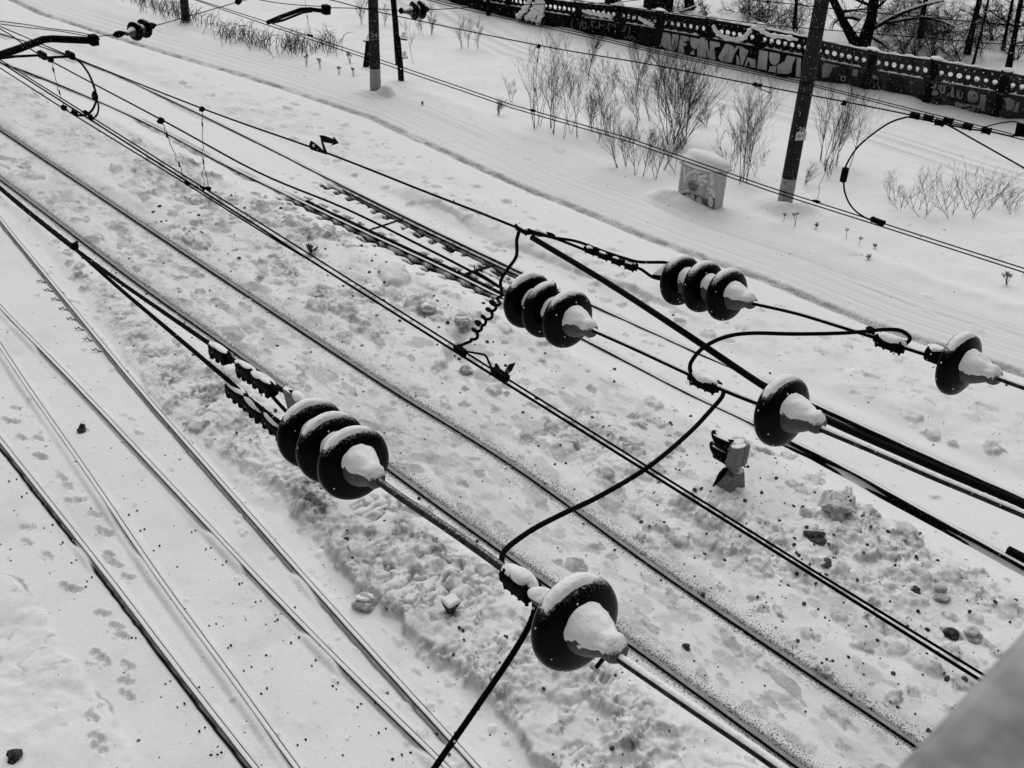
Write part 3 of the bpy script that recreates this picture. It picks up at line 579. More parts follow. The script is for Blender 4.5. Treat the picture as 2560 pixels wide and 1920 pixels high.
def grip(label, p, q, r, snow=1.0, sd=0, grp='rope grips with bolts', nb=3):
    r *= .82
    p, q = Vector(p), Vector(q); a = axis(p, q); L = (q-p).length; u = (Vector((0, 0, 1))-a*a.z).normalized(); w = a.cross(u); c = (p+q)/2
    t = thing('rope_grip', label, 'clamp', c, grp); m = MB()
    m.lathe([(.0, 0), (r*.75, .002), (r, L*.12), (r*1.05, L*.5), (r, L*.88), (r*.75, L*.998), (0, L)], p, a, 14)
    m.box(c-u*r*.9, a*L*.46, w*r*.9, u*r*.5); obj('body', m, M['iron'], t)
    for k in range(nb):
        for s in (-.7, .7):
            m = MB(); o = p+a*L*(.18+.64*k/max(1, nb-1))+w*r*s; q2 = random.uniform(1.55, 1.95); m.tube([o-u*r*(q2+.25), o+u*r*.8], r*.2, 6); m.tube([o-u*r*q2, o-u*r*(q2-.6)], r*.5, 6); obj('bolt', m, M['iron'], t)
    if snow: obj('snow_cap', MB().blob(c+u*r*.75, a*L*.5, w*r*.8, u*r*.5*snow, sd, .14, 4, -.3), M['snow'], t)
    return t
gu = [(528, 866, 572, 894), (596, 912, 636, 937), (634, 938, 684, 972)]
for i, g_ in enumerate(gu): grip(['rope grip at the outer end of the upper twisted cable', 'middle rope grip on the upper twisted cable', 'rope grip beside the thimble on the upper twisted cable'][i], w1(g_[0], g_[1]), w1(g_[2], g_[3]), .028, 1.1, i)
gd = [(570, 964, 616, 998), (612, 996, 658, 1038), (660, 1036, 712, 1082)]
for i, g_ in enumerate(gd): grip(['rope grip at the outer end of the lower twisted cable', 'middle rope grip on the lower twisted cable', 'rope grip nearest the near string on the lower twisted cable'][i], w1(g_[0], g_[1]), w1(g_[2], g_[3]), .029, 1.0, 7+i)
ca, cb = w1(672, 985), w1(728, 1042)
rod('cable_tail', 'short twisted cable tail below the thimble of the near string', [w1(676, 985), w1(700, 1012), w1(732, 1045)], .0075, 'cable', 'cable', None, strands=7, twist=90, n=18, k=16)
yk = thing('yoke', 'iron yoke and thimble behind the near string, topped with snow', 'yoke', w1(752, 1040))
m = MB(); pts = [w1(712, 968), w1(738, 984), w1(752, 1008), w1(764, 1020), w1(764, 1040), w1(750, 1052), w1(735, 1052), w1(728, 1036)]
m.prism([p+Vector((-.012, 0, 0)) for p in pts], (.024, .01, 0)); obj('plate', m, M['cap'], yk, bevel=.004)
m = MB(); m.tube([w1(752, 1014), w1(764, 1011)], .011, 8); m.tube([w1(735, 1046), w1(775, 1078)], .013, 8); obj('pin', m, M['iron'], yk)
m = MB(); b0 = w1(738, 990); b1 = w1(758, 1012); a_ = axis(b0, b1); m.blob((b0+b1)/2+Vector((0, 0, .015)), a_*.042, a_.cross(Vector((0, 0, 1)))*.02, (0, 0, .018), 8, .15, 4); m.blob(w1(760, 1012)+Vector((0, 0, .012)), a_*.02, a_.cross(Vector((0, 0, 1)))*.018, (0, 0, .01), 3, .2, 3); obj('snow', m, M['snow'], yk)
m = MB(); m.tube([w1(758, 1090), w1(795, 1098)], .012, 8); obj('link', m, M['iron'], yk)

# ------------------------------------------------------------------ middle string wire, sleeve, spring jumper
rod('messenger_wire', 'black wire running from the top left corner to the chipped insulator string', [w2(-150, 0), w2(0, 72), w2(105, 140), w2(405, 300), w2(640, 428), w2(860, 520), w2(1060, 618), w2(1200, 690), w2(1245, 716), w2(1268, 724)], .0068, 'cable', 'cable', 'messenger wires', n=8)
m = MB(); a_ = axis(w2(1262, 722), w2(1310, 745)); m.lathe([(0, 0), (.012, .003), (.026, .02), (.03, .06), (.03, .1), (.022, .13), (.02, .2)], w2(1262, 722), a_, 18); o = obj('barrel_fitting', m, M['cap']); tag(o, 'grey barrel fitting at the back of the chipped insulator string', 'fitting')
rod('frayed_tail', 'frayed cut end of cable beside the barrel fitting', [w2(1185, 662), w2(1190, 678), w2(1215, 694), w2(1245, 714)], [.003]*6+[.006]*13, 'cable', 'cable')
rod('messenger_wire', 'black wire from the top left corner carrying the arrow sign', [w3(-150, 5), w3(0, 66), w3(180, 142), w3(505, 271), w3(805, 378), w3(1060, 478), w3(1200, 532), w3(1300, 572)], .0085, 'cable', 'cable', 'messenger wires', n=8)
PT = ((w3(1318, 588).x, w3(1318, 588).y), (3.66, .91))
wt = lambda a, b: vp(PT, a, b)
rod('sleeved_cable', 'thick rubber-sleeved black cable sloping across the right half to the right edge', [wt(1330, 594), wt(1520, 708), wt(1720, 838), wt(1920, 972), wt(2050, 1042), wt(2300, 1152), wt(2560, 1262), wt(2720, 1330)], .0175, 'sleeve', 'cable', None, n=16)
clamp_block('clamp where the spiral jumper leaves the upper wire', w3(1292, 563), w3(1322, 580), .022, .022, .35, 'plate clamps on the upper cable', 2, 3)
dpl = lambda a, b: w3(a, b)
rod('loop_cable', 'upper strand of the cable loop leading to the upper right string', [dpl(1320, 574), dpl(1375, 592), dpl(1440, 603), dpl(1500, 625), dpl(1560, 645), dpl(1600, 655), dpl(1660, 656), dpl(1674, 662)], .0085, 'cable', 'cable', 'loop cables')
rod('loop_cable', 'lower strand of the cable loop leading to the upper right string', [dpl(1320, 582), dpl(1380, 594), dpl(1430, 612), dpl(1500, 640), dpl(1560, 660), dpl(1600, 672), dpl(1630, 692), dpl(1655, 698), dpl(1680, 694)], .0085, 'cable', 'cable', 'loop cables')
for k in range(4):
    a0 = (1466+k*33, 618+k*13.2); o = clamp_block(['plate clamp farthest from the upper right string', 'second plate clamp from the spiral jumper end', 'third plate clamp from the spiral jumper end', 'plate clamp nearest the upper right string'][k], w3(a0[0], a0[1]), w3(a0[0]+24, a0[1]+9.5), .024, .024, .45, 'plate clamps on the upper cable', 2, 20+k)
m = MB(); m.blob(w3(1380, 592), (.012, 0, 0), (0, .05, 0), (0, 0, .014), 3, .3, 3)
for k in range(9): m.tube([w3(1330+random.uniform(0, 12), 572+random.uniform(0, 20)), w3(1378, 592)], .0016, 4)
o = obj('strand_tie', m, M['iron']); tag(o, 'bound tie with splayed wire strands on the upper cable', 'wire tie')
yk = thing('thimble', 'snow-filled triangular thimble behind the upper right string', 'thimble', w3(1668, 680))
pts = [w3(1630, 690), w3(1672, 655), w3(1684, 668), w3(1686, 690), w3(1672, 699), w3(1652, 699)]
obj('frame', MB().prism([p+Vector((-.014, 0, 0)) for p in pts], (.028, .01, 0)), M['iron'], yk, bevel=.005)
pts = [w3(1634, 688), w3(1670, 662), w3(1678, 672), w3(1676, 690), w3(1660, 692)]
obj('snow', MB().prism([p+Vector((-.024, -.004, .012)) for p in pts], (.04, .01, .006)), M['snow'], yk, bevel=.008)
obj('pin', MB().tube([w3(1675, 658), w3(1690, 680), w3(1700, 700)], .01, 8), M['iron'], yk)
# contact wires of the left turnout
ZC = 6.9
c = lambda a, b: gz(a, b, ZC)
rod('contact_wire', 'upper of the paired contact wires over the left turnout', [c(-150, 58), c(0, 149), c(526, 480), c(640, 551), c(1289, 960), c(2055, 1440), c(2452, 1683), c(2640, 1800)], .0075, 'wire', 'wire', 'contact wires', n=6, sm=False)
rod('contact_wire', 'lower of the paired contact wires over the left turnout', [c(-150, 60), c(0, 155), c(509, 480), c(640, 563), c(760, 641), c(1280, 968), c(2035, 1440), c(2437, 1692), c(2620, 1806)], .0095, 'wire', 'wire', 'contact wires', n=6, sm=False)
rod('contact_wire', 'third contact wire joining the paired ones, at the left', [c(-150, 72), c(0, 170), c(150, 266), c(498, 480), c(640, 570), c(700, 607), c(760, 642)], .0075, 'wire', 'wire', 'contact wires', n=6, sm=False)
# spiral jumper
A = w3(1300, 575); B = c(1150, 868)
path = [(1300, 572), (1292, 600), (1291, 640), (1270, 672), (1252, 702), (1254, 728), (1255, 738), (1240, 748)]
i0 = span(path+[(1150, 868)], A, B)
S0 = at(1243, 752, dep(A)+.72*(dep(B)-dep(A))); S1 = at(1180, 840, dep(A)+.92*(dep(B)-dep(A))); ax_ = axis(S0, S1); uu = ax_.cross(Vector((RW[0, 2], RW[1, 2], RW[2, 2]))).normalized(); ww = ax_.cross(uu); Ls = (S1-S0).length
coil = [S0+ax_*Ls*t/100+(uu*math.cos(2*math.pi*5.2*t/100)+ww*math.sin(2*math.pi*5.2*t/100))*(.030+.008*math.sin(t*.21)) for t in range(101)]
tail = [at(1178, 853, dep(B)), at(1160, 860, dep(B)), at(1146, 868, dep(B)), at(1143, 876, dep(B))]
rod('spiral_jumper', 'black coiled jumper cable hanging from the upper wire to the contact wires', smooth(i0[:-1], 6)[:-1]+coil+smooth(tail, 4), .0118, 'cable', 'cable', None, sm=False)
clamp_block('clamp holding the coiled jumper to the contact wires', c(1140, 866), c(1162, 884), .03, .03, 0, 'feeder clamps on the contact wires', 2)
clamp_block('clamp with a bent flap on the contact wires, below the coiled jumper', c(1233, 922), c(1268, 946), .03, .035, 0, 'feeder clamps on the contact wires', 2)
m = MB(); m.prism([c(1262, 934)+Vector((0, 0, .02)), c(1272, 922)+Vector((0, 0, .03)), c(1288, 918)+Vector((0, 0, .03)), c(1280, 932)+Vector((0, 0, .02)), c(1268, 944)+Vector((0, 0, .02))], (.004, .004, .006)); m.tube([c(1245, 920), c(1240, 912)], .014, 6); o = obj('clamp_flap', m, M['iron']); tag(o, 'leaf-shaped metal flap standing up from the contact wire clamp', 'metal flap')
dB = dep(c(1150, 868))
rod('short_jumper', 'short arched jumper joining the two clamps on the contact wires', [at(1160, 878, dB), at(1185, 882, dB-.05), at(1212, 888, dB-.1), at(1222, 905, dB-.1), at(1230, 922, dB-.05), at(1240, 936, dB-.02)], .0085, 'cable', 'cable')
# jumpers
J = [(1258, 1425), (1254, 1400), (1268, 1370), (1330, 1325), (1400, 1288), (1500, 1240), (1620, 1168), (1720, 1085), (1780, 1022), (1806, 990), (1806, 972), (1794, 964), (1775, 957)]
rod('jumper_cable', 'long black jumper sweeping from the loaf-capped clamp to the middle clamp', span(J, w1(1258, 1425), w2(1775, 957)), .0085, 'cable', 'cable', 'jumper cables', strands=6, twist=60, n=18, k=24)
J = [(1325, 1478), (1336, 1500), (1334, 1535), (1310, 1588), (1260, 1668), (1180, 1785), (1085, 1922), (1000, 2050)]
rod('jumper_cable', 'twisted black jumper hanging from the loaf-capped clamp to the bottom edge', span(J, w1(1325, 1478), at(1000, 2050, 2.7)), .0085, 'cable', 'cable', 'jumper cables', strands=6, twist=60, n=18, k=40)
J = [(1748, 950), (1728, 932), (1728, 905), (1760, 868), (1815, 842), (1880, 833), (1990, 835), (2100, 833), (2170, 828), (2210, 824), (2250, 826), (2274, 842), (2268, 856), (2245, 858)]
rod('jumper_cable', 'black jumper arching from the middle clamp to the right clamp', span(J, w2(1748, 950), w3(2245, 858)), .0085, 'cable', 'cable', 'jumper cables', n=10)
m = MB(); m.blob(w3(2178, 826), (.02, 0, 0), (0, .025, 0), (0, 0, .012), 5, .3, 2); o = obj('cable_tie', m, M['iron']); tag(o, 'small tie on the jumper near the right clamp', 'wire tie')
# droppers
def dropper(label, A, B, fork=None):
    t = thing('dropper_wire', label, 'dropper', A, 'droppers'); A, B = Vector(A), Vector(B); P = []
    for i in range(13):
        k = i/12; P.append(A.lerp(B, k)+Vector((math.sin(i*2.4)*.012, math.cos(i*1.9)*.012, 0)) if 0 < i < 12 else A.lerp(B, k))
    m = MB(); m.tube(P, .0032, 5); 
    if fork: Q = A.lerp(B, .68); m.tube([Q, Q.lerp(fork, .5)+Vector((.01, .01, 0)), fork], .003, 5)
    for k in (.2, .66): m.blob(A.lerp(B, k), (.008, 0, 0), (0, .008, 0), (0, 0, .03), 3, .3, 1)
    obj('wire', m, M['wire'], t); m = MB(); m.blob(A, (.02, 0, 0), (0, .03, 0), (0, 0, .03), 1, .35, 2); m.blob(B, (.02, 0, 0), (0, .04, 0), (0, 0, .022), 2, .35, 2)
    if fork: m.blob(fork, (.02, 0, 0), (0, .035, 0), (0, 0, .022), 4, .35, 2)
    obj('clips', m, M['iron'], t)
dropper('slanting dropper between the middle wire and the contact wires', w2(402, 302), c(467, 458))
dropper('forked kinked dropper under the upper wire, left of the arrow sign', w3(505, 273), c(509, 470), c(522, 472))
dropper('thin dropper beside the round jumper loop at the upper left', w2(127, 150), c(158, 268))
# arrow-shaped sign on the upper wire
def zp(pts, d=(.006, .0, 0)): return [w3(640+a/3.456, b/3.456) for a, b in pts]
t = thing('arrow_sign', 'black zigzag lightning-bolt arrow sign fixed on the upper wire', 'sign', w3(805, 372))
m = MB(); m.prism(zp([(470, 1217), (530, 1262), (605, 1335), (470, 1292), (458, 1255)]), (.012, -.002, 0)); m.prism(zp([(558, 1200), (604, 1320), (584, 1312), (562, 1225)]), (.012, -.002, 0)); m.prism(zp([(545, 1170), (575, 1172), (672, 1207), (664, 1184), (706, 1240), (638, 1262), (664, 1244), (572, 1226)]), (.012, -.002, 0)); obj('bolt_plate', m, M['iron'], t)
m = MB(); m.prism([p+Vector((-.004, -.004, .002)) for p in zp([(487, 1250), (500, 1245), (508, 1270), (492, 1268)])], (.003, 0, 0)); obj('snow_patch', m, M['snow'], t)

# ------------------------------------------------------------------ far wires
PR = tuple((gz(*p, 6.3).x, gz(*p, 6.3).y) for p in ((560, 24), (2400, 628))); r_ = lambda a, b: vp(PR, a, b)
cr = lambda a, b: gz(a, b, 6.3)
rod('contact_wire', 'upper of the far paired contact wires crossing in front of the utility poles', [cr(380, -40), cr(490, -2), cr(640, 46), cr(950, 149), cr(1280, 262), cr(1569, 344), cr(1920, 467), cr(2200, 556), cr(2560, 671), cr(2800, 747)], .0075, 'wire', 'wire', 'contact wires', n=6, sm=False)
rod('contact_wire', 'lower of the far paired contact wires crossing in front of the utility poles', [cr(370, -40), cr(483, -2), cr(640, 53), cr(950, 157), cr(1280, 270), cr(1569, 353), cr(1920, 476), cr(2200, 565), cr(2560, 681), cr(2800, 757)], .0075, 'wire', 'wire', 'contact wires', n=6, sm=False)
rod('messenger_wire', 'far black wire passing behind the bushes to the clamps at the right', [r_(700, -28), r_(820, -2), r_(960, 33), r_(1340, 112), r_(1620, 160), r_(1890, 212), r_(2100, 252), r_(2290, 290), r_(2420, 318)], .0085, 'cable', 'cable', 'messenger wires', n=6)
rod('wire_tail', 'loose wire tail sticking out below the far wire', [r_(1880, 212), r_(1900, 222), r_(1926, 232)], .005, 'cable', 'wire')
t = clamp_block('clamp where the loose tail leaves the far wire', r_(1885, 208), r_(1905, 214), .018, .022, 0, 'clamps on the far wires', 2)
for k, (a, b) in enumerate(((2276, 285), (2310, 290), (2338, 302), (2360, 297), (2408, 312), (2455, 322))):
    clamp_block(['double clamp where the big hanging loop starts', 'upper clamp beside the hanging loop', 'lower clamp beside the long sloping cable', 'third clamp from the hanging loop', 'fourth clamp from the hanging loop', 'last clamp before the right edge thimble'][k], r_(a, b), r_(a+23, b+5), .028, .034, 0, 'clamps on the far wires', 2)
rod('loop_cable', 'cable doubled back beside the far clamps', [r_(2290, 295), r_(2350, 308), r_(2420, 322), r_(2480, 330), r_(2530, 340), r_(2560, 330)], .0085, 'cable', 'cable', 'loop cables')
rod('loop_cable', 'thin cable curving over to the right edge thimble', [r_(2460, 318), r_(2500, 308), r_(2540, 305), r_(2562, 320)], .0065, 'cable', 'cable', 'loop cables')
m = MB(); m.prism([r_(2542, 308), r_(2565, 312), (r_(2575, 340)), r_(2540, 342), r_(2536, 336)], (.04, 0, 0)); o = obj('thimble', m, M['iron']); tag(o, 'black thimble cut off by the right edge', 'thimble')
J = [(2292, 292), (2262, 294), (2215, 312), (2150, 362), (2118, 408), (2110, 440), (2112, 480), (2130, 518), (2165, 545), (2205, 556)]
rod('jumper_cable', 'big hanging loop of black cable at the upper right', span(J, r_(2292, 292), cr(2205, 556)), .0095, 'cable', 'cable', 'jumper cables', n=8)
rod('jumper_cable', 'long black cable sloping down to the right edge from the far clamps', [r_(2345, 306), r_(2370, 313), r_(2440, 352), r_(2560, 420), r_(2700, 500)], .009, 'cable', 'cable', 'jumper cables', n=8)
clamp_block('clamp at the lower end of the big hanging loop', cr(2178, 545), cr(2212, 558), .028, .034, 0, 'clamps on the far wires', 2)
m = MB(); q = span([(2112, 440), (2110, 425), (2110, 418)], r_(2292, 292), cr(2205, 556)); m.box(at(2111, 437, dep(r_(2250, 400))*1.0), (.03, 0, 0), (0, .03, 0), (0, 0, .08)); 
o = obj('loop_splice', m, M['iron'], bevel=.01); tag(o, 'bolted splice on the side of the big hanging loop', 'splice')
dropper('dropper hanging through the bare bushes', r_(1347, 116), cr(1332, 276))
dropper('looped dropper right of the numbered pole', r_(2110, 258), cr(2040, 503))
dropper('forked dropper by the far registration arm', cr(760, -10)+Vector((0, 0, .2)), cr(773, 88), cr(779, 90))
ln = [('pair', (1000, -25), (1120, 8), (1450, 82), (1650, 130), (2010, 205), (2450, 315), (2700, 378)), ('pair lower', (1000, -20), (1120, 14), (1450, 88), (1650, 135), (2010, 210), (2450, 322), (2700, 386))]
for nm, *pp in ln: rod('feeder_wire', {'pair': 'upper of two thin wires running along the foot of the fence', 'pair lower': 'lower of two thin wires running along the foot of the fence'}[nm], [gz(a, b, 7.2) for a, b in pp], .006, 'wire', 'wire', 'feeder wires', n=5, sm=False)
rod('feeder_wire', 'thin wire crossing the top of the fence and the bare trees', [gz(a, b, 8) for a, b in ((1300, -18), (1545, 15), (1920, 63), (2560, 115), (2760, 132))], .0055, 'wire', 'wire', 'feeder wires', n=5, sm=False)
rod('feeder_wire', 'highest thin wire at the top right, through the tree trunks', [gz(a, b, 8.4) for a, b in ((1760, -12), (1920, 4), (2130, 27), (2560, 66), (2760, 85))], .0055, 'wire', 'wire', 'feeder wires', n=5, sm=False)
# far two-disc insulators with cantilever arms
def far_pair(label, cs, tip, seed, S):
    t = thing('insulator_string', label, 'insulator string', cs[0], 'two-disc insulator strings')
    for i, cc in enumerate(cs): disc_parts(t, cc, axis(cs[1], cs[0]), seed+i, S, 1, 0, 0)
    return t
Z7 = 6.9; z = lambda a, b: gz(a, b, Z7)
# level pair at the upper left, then at the upper centre
far_pair('upper left two-disc black insulator, bare of snow', [z(336, 78), z(359, 71)], z(318, 82), 31, 1.0)
far_pair('upper centre two-disc black insulator in front of thin saplings', [z(1033, 26), z(1051, 24)], z(1012, 27), 35, 1.05)
for nm, lab, pts in (('span_wire', 'wire from the arm end to the upper left insulator', [(240, 92), (275, 88), (290, 86), (318, 82)]), ('span_wire', 'wire from the upper left insulator to the top edge', [(378, 66), (400, 61), (470, 41), (540, 21), (595, 5), (680, -18)]),
                 ('span_wire', 'wire from the far arm to the upper centre insulator', [(825, 19), (930, 22), (1000, 26)]), ('span_wire', 'wire leaving the upper centre insulator across the dark fence', [(1065, 24), (1120, 22), (1280, 12), (1450, 9), (1545, 5), (1640, -6)]),
                 ('span_wire', 'upper stay wire at the left edge above the arm', [(-60, 44), (0, 53), (70, 62), (110, 69), (180, 78), (232, 88)]), ('span_wire', 'lower stay wire at the left edge above the arm', [(-60, 52), (0, 60), (80, 70), (150, 78), (200, 87), (235, 92)]),
                 ('span_wire', 'stay wire running from the far arm to the top edge', [(580, -14), (700, 8), (815, 17)])):
    rod(nm, lab, [z(*p) for p in pts], .007, 'wire', 'wire', 'span wires', n=6)
for lab, pts, e in (('strain fitting left of the upper left insulator', [(282, 88), (300, 84), (316, 82)], 0), ('strain fitting right of the upper left insulator', [(370, 67), (390, 62)], 0), ('strain fitting left of the upper centre insulator', [(996, 27), (1012, 27)], 0), ('strain fitting right of the upper centre insulator', [(1060, 24), (1074, 23)], 0), ('strain clamp on the wire near the top edge', [(588, 6), (604, 2)], 0)):
    m = MB(); a, b = z(*pts[0]), z(*pts[-1]); mm = (a+b)/2; m.tube([a, a.lerp(b, .25), mm, b], [.012, .045, .05, .015], 8); o = obj('strain_fitting', m, M['iron']); tag(o, lab, 'fitting', 'strain fittings')
def arm(label, tubes, clampp):
    t = thing('registration_arm', label, 'arm', z(*tubes[0][0][0]), 'registration arms')
    for pts, r in tubes: obj('arm_tube', MB().tube([z(*p) for p in pts], r, 10), M['iron'], t)
    m = MB(); m.box(z(*clampp), (.05, 0, 0), (0, .06, 0), (0, 0, .07)); m.blob(z(clampp[0]+3, clampp[1]-6), (.05, 0, 0), (0, .05, 0), (0, 0, .05), 2, .3, 2); obj('end_clamp', m, M['iron'], t, bevel=.015)
arm('thick bent registration arm entering at the left edge', [([(-60, 160), (0, 138), (50, 121), (108, 99), (130, 97), (222, 101)], .05), ([(0, 146), (40, 141), (105, 138), (120, 144), (178, 141)], .017)], (234, 100))
arm('double bent registration arm at the upper centre left, above the dry grass', [([(670, 56), (700, 43), (752, 24), (775, 23), (812, 28)], .033), ([(683, 57), (710, 50), (758, 31), (780, 28)], .018)], (815, 24))
arm_c = [((176, 138), 'clamp where the round loop leaves the upper left wire'), ((106, 138), 'clamp on the rod beside the thick arm')]
for (a, b), lab in arm_c: m = MB(); m.box(z(a, b), (.03, 0, 0), (.0, .10, 0), (0, 0, .045)); o = obj('wire_clamp', m, M['iron'], bevel=.015); tag(o, lab, 'clamp', 'small wire clamps')
rod('jumper_cable', 'round jumper loop at the upper left hanging to the contact wires', span([(180, 142), (200, 155), (222, 185), (236, 220), (241, 245), (236, 265), (226, 280), (212, 288), (190, 288)], w3(180, 142), c(190, 287)), .014, 'cable', 'cable', 'jumper cables', n=8)
rod('jumper_cable', 'second strand of the round jumper loop at the upper left', span([(240, 245), (246, 262), (245, 280), (238, 292), (226, 297)], w3(180, 142), c(228, 297)), .012, 'cable', 'cable', 'jumper cables', n=8)
for (a, b), lab in (((238, 240), 'splice box on the round jumper loop'), ((160, 268), 'double clip on the contact wires left of the round loop'), ((186, 281), 'clip on the contact wires under the round loop'), ((226, 294), 'lower clip on the contact wires under the round loop'), ((214, 281), 'upper clip on the contact wires under the round loop')):
    q = c(a, b); m = MB(); m.blob(q, (.03, 0, 0), (0, .06 if a != 238 else .03, 0), (0, 0, .03 if a != 238 else .07), a, .3, 2); o = obj('wire_clamp', m, M['iron']); tag(o, lab, 'clamp', 'small wire clamps')

# ------------------------------------------------------------------ poles
def zh(base, a, b):                       # height of the point seen at (a,b) standing above base
    d = ray(a, b); k = math.hypot(base.x, base.y)/math.hypot(d[0], d[1]); return H+d[2]*k
def pole(label, bpx, wpx, tpx, paint_px, ring_px, wtop, cat='pole'):
    b = G(*bpx); D = dep(b); rb = wpx/F*D/2; d = ray(*tpx); k = math.hypot(b.x, b.y)/math.hypot(d[0], d[1]); top = Vector((d[0]*k, d[1]*k, H+d[2]*k)); top = b+(top-b)*1.5; rt_ = rb*wtop
    t = thing('utility_pole', label, cat, b, 'concrete utility poles'); ax = (top-b); zp_ = zh(b, *paint_px)-b.z; k1 = zp_/ax.z if paint_px else 0
    f = lambda k: b+ax*k
    if k1 > 0:
        obj('painted_base', MB().tube([f(-.05), f(k1*.5), f(k1)], [rb*1.01, rb*(1-.0), rb*(1-(1-wtop)*k1)], 32), M['paint'], t)
        zr = (zh(b, *ring_px)-b.z)/ax.z; obj('band', MB().tube([f(zr-.003), f(zr+.003)], [rb*1.03, rb*1.03], 32), M['paint'], t)
    obj('shaft', MB().tube([f(k1), f(.5), f(1)], [rb*(1-(1-wtop)*k1), rb*(1+wtop)/2, rt_], 32), M['concrete'], t)
    return t, b, ax, rb, f
t1, b1, ax1, rb1, f1 = pole('concrete pole with grey painted foot at the upper centre, numbered 24', (939, 228), 27.5, (932.5, 0), (937, 170), (939, 217), .82)
t2_, b2, ax2, rb2, f2 = pole('leaning concrete pole at the upper right with number 26 and a white plate', (1961, 512), 37, (2055, 0), (1976, 444), (1970, 470), .85)
t3_, b3, ax3, rb3, f3 = pole('distant snow-crusted concrete pole at the top left among dry grass', (465, 55), 22, (460, 0), (465, 50), (465, 52), .9)
def snow_mound(label, p, rx, ry, rz, seed): o = obj('snow_mound', MB().blob(Vector(p)+Vector((0, 0, -.10)), (rx, 0, 0), (0, ry, 0), (0, 0, rz*1.3), seed, .2, 4), M['snow_coarse']); tag(o, label, 'snow mound', 'snow mounds')
def text(name, s, parent, loc, right, up, size, m, dd=.004):
    cu = bpy.data.curves.new(name, 'FONT'); cu.body = s; cu.size = size; cu.extrude = dd; cu.align_x = 'CENTER'; cu.align_y = 'CENTER'; cu.materials.append(m)
    to_ = bpy.data.objects.new(name, cu); C.objects.link(to_); tm_ = bpy.data.meshes.new_from_object(to_); bpy.data.objects.remove(to_); tm_.name = name; o = bpy.data.objects.new(name, tm_); C.objects.link(o); r = Vector(right).normalized(); n = r.cross(Vector(up)).normalized(); u = n.cross(r)
    mt = Matrix((r, u, n)).transposed().to_4x4(); o.parent = parent; mt.translation = Vector(loc)-ORG[parent.name]; o.matrix_local = mt; return o
def on_pole(f, b, rb, px):
    k = (zh(b, *px)-b.z)/(f(1)-f(0)).z; cpt = f(k); n = Vector((-cpt.x, -cpt.y, 0)).normalized(); ax = (f(1)-f(0)).normalized(); r = ax.cross(n).normalized()
    return cpt, n, r, ax, k
cpt, n, r, ax, k = on_pole(f1, b1, rb1, (933, 85)); rr = rb1*(1-.18*k)
text('number', '24', t1, cpt+n*(rr+.004), r, ax, .22, M['paint']); m = MB()
for a, b_, w, hh in ((0, -.13, .15, .006), (.15, 0, .006, .13)): m.box(cpt+n*(rr+.002-.05*abs(a)/.15)+r*a+ax*b_, r*w, n*.004, ax*hh)
obj('number_frame', m, M['paint'], t1)
cpt, n, r, ax, k = on_pole(f2, b2, rb2, (2007, 320)); n2 = (n+r*.55).normalized(); r2_ = ax.cross(n2); rr = rb2*(1-.15*k)
text('number', '26', t2_, cpt+n2*(rr+.006), r2_, ax, .2, M['plate'])
cpt, n, r, ax, k = on_pole(f2, b2, rb2, (2004, 335)); pl = cpt+n2*(rr+.012)
obj('number_plate', MB().box(pl, r2_*.14, n2*.006, ax*.11), M['plate'], t2_); text('plate_digits', '22 11', t2_, pl+n2*.009, r2_, ax, .09, M['ink'], .002)
cpt, n, r, ax, k = on_pole(f2, b2, rb2, (1985, 395))
for j in range(26):                       # dark scrawl down the shaft
    m = MB(); a = random.uniform(-.5, .3); o = cpt+ax*(.75-.07*j+random.uniform(-.05, .05)); p0 = o+(n*math.cos(a)+r*math.sin(a))*rb2*.985; a2 = a+random.uniform(-.3, .3); p1 = o+ax*random.uniform(-.1, .1)+(n*math.cos(a2)+r*math.sin(a2))*rb2*.985; m.tube([p0, p1], .012, 5); obj('scrawl', m, M['blackpaint'], t2_)
# wooden post with stub behind the numbered pole
def wood_post(label, parts_px, w, bands=()):
    b = G(*parts_px[0][0]); t = thing('wooden_post', label, 'post', b, 'old wooden posts'); D = dep(b)
    for i, (p, q) in enumerate(parts_px):
        zb = zh(b, *p); d = ray(*p); k = math.hypot(b.x, b.y)/math.hypot(d[0], d[1]); P0 = Vector((d[0]*k, d[1]*k, H+d[2]*k)); d = ray(*q); kk = (math.hypot(b.x, b.y)-.0)/math.hypot(d[0], d[1]); P1 = Vector((d[0]*kk, d[1]*kk, H+d[2]*kk))
        if i == 0: P0 -= (P1-P0)*.04
        obj('stub' if i == 0 else 'shaft', MB().tube([P0, P0.lerp(P1, .5)+Vector((.015, 0, 0)), P1], [w/F*D/2*1.05, w/F*D/2, w/F*D/2*.92], 12), M['wood'], t)
    for (a, c_) in bands:
        d = ray(a, c_); k = math.hypot(b.x, b.y)/math.hypot(d[0], d[1])*.995; P = Vector((d[0]*k, d[1]*k, H+d[2]*k)); m = MB()
        for j in range(5): m.tube([P+Vector((-.06, .05, random.uniform(-.03, .03))), P+Vector((.10+random.uniform(0, .08), -.12, random.uniform(-.05, .05)))], .012, 5)
        obj('wire_binding', m, M['iron'], t); obj('snow', MB().blob(P+Vector((.06, -.08, .10)), (.08, 0, 0), (0, .08, 0), (0, 0, .10), 3, .2, 3), M['snow'], t)
    return t
wood_post('dark wooden post spliced to a stub, right of the pole numbered 24', [((1003, 201), (994, 92)), ((996, 160), (978, -60))], 14.5, [(1002, 97), (1004, 145)])
wood_post('short dark wooden stub hidden behind the pole numbered 24', [((915, 166), (921, 104))], 15, [(914, 102)])

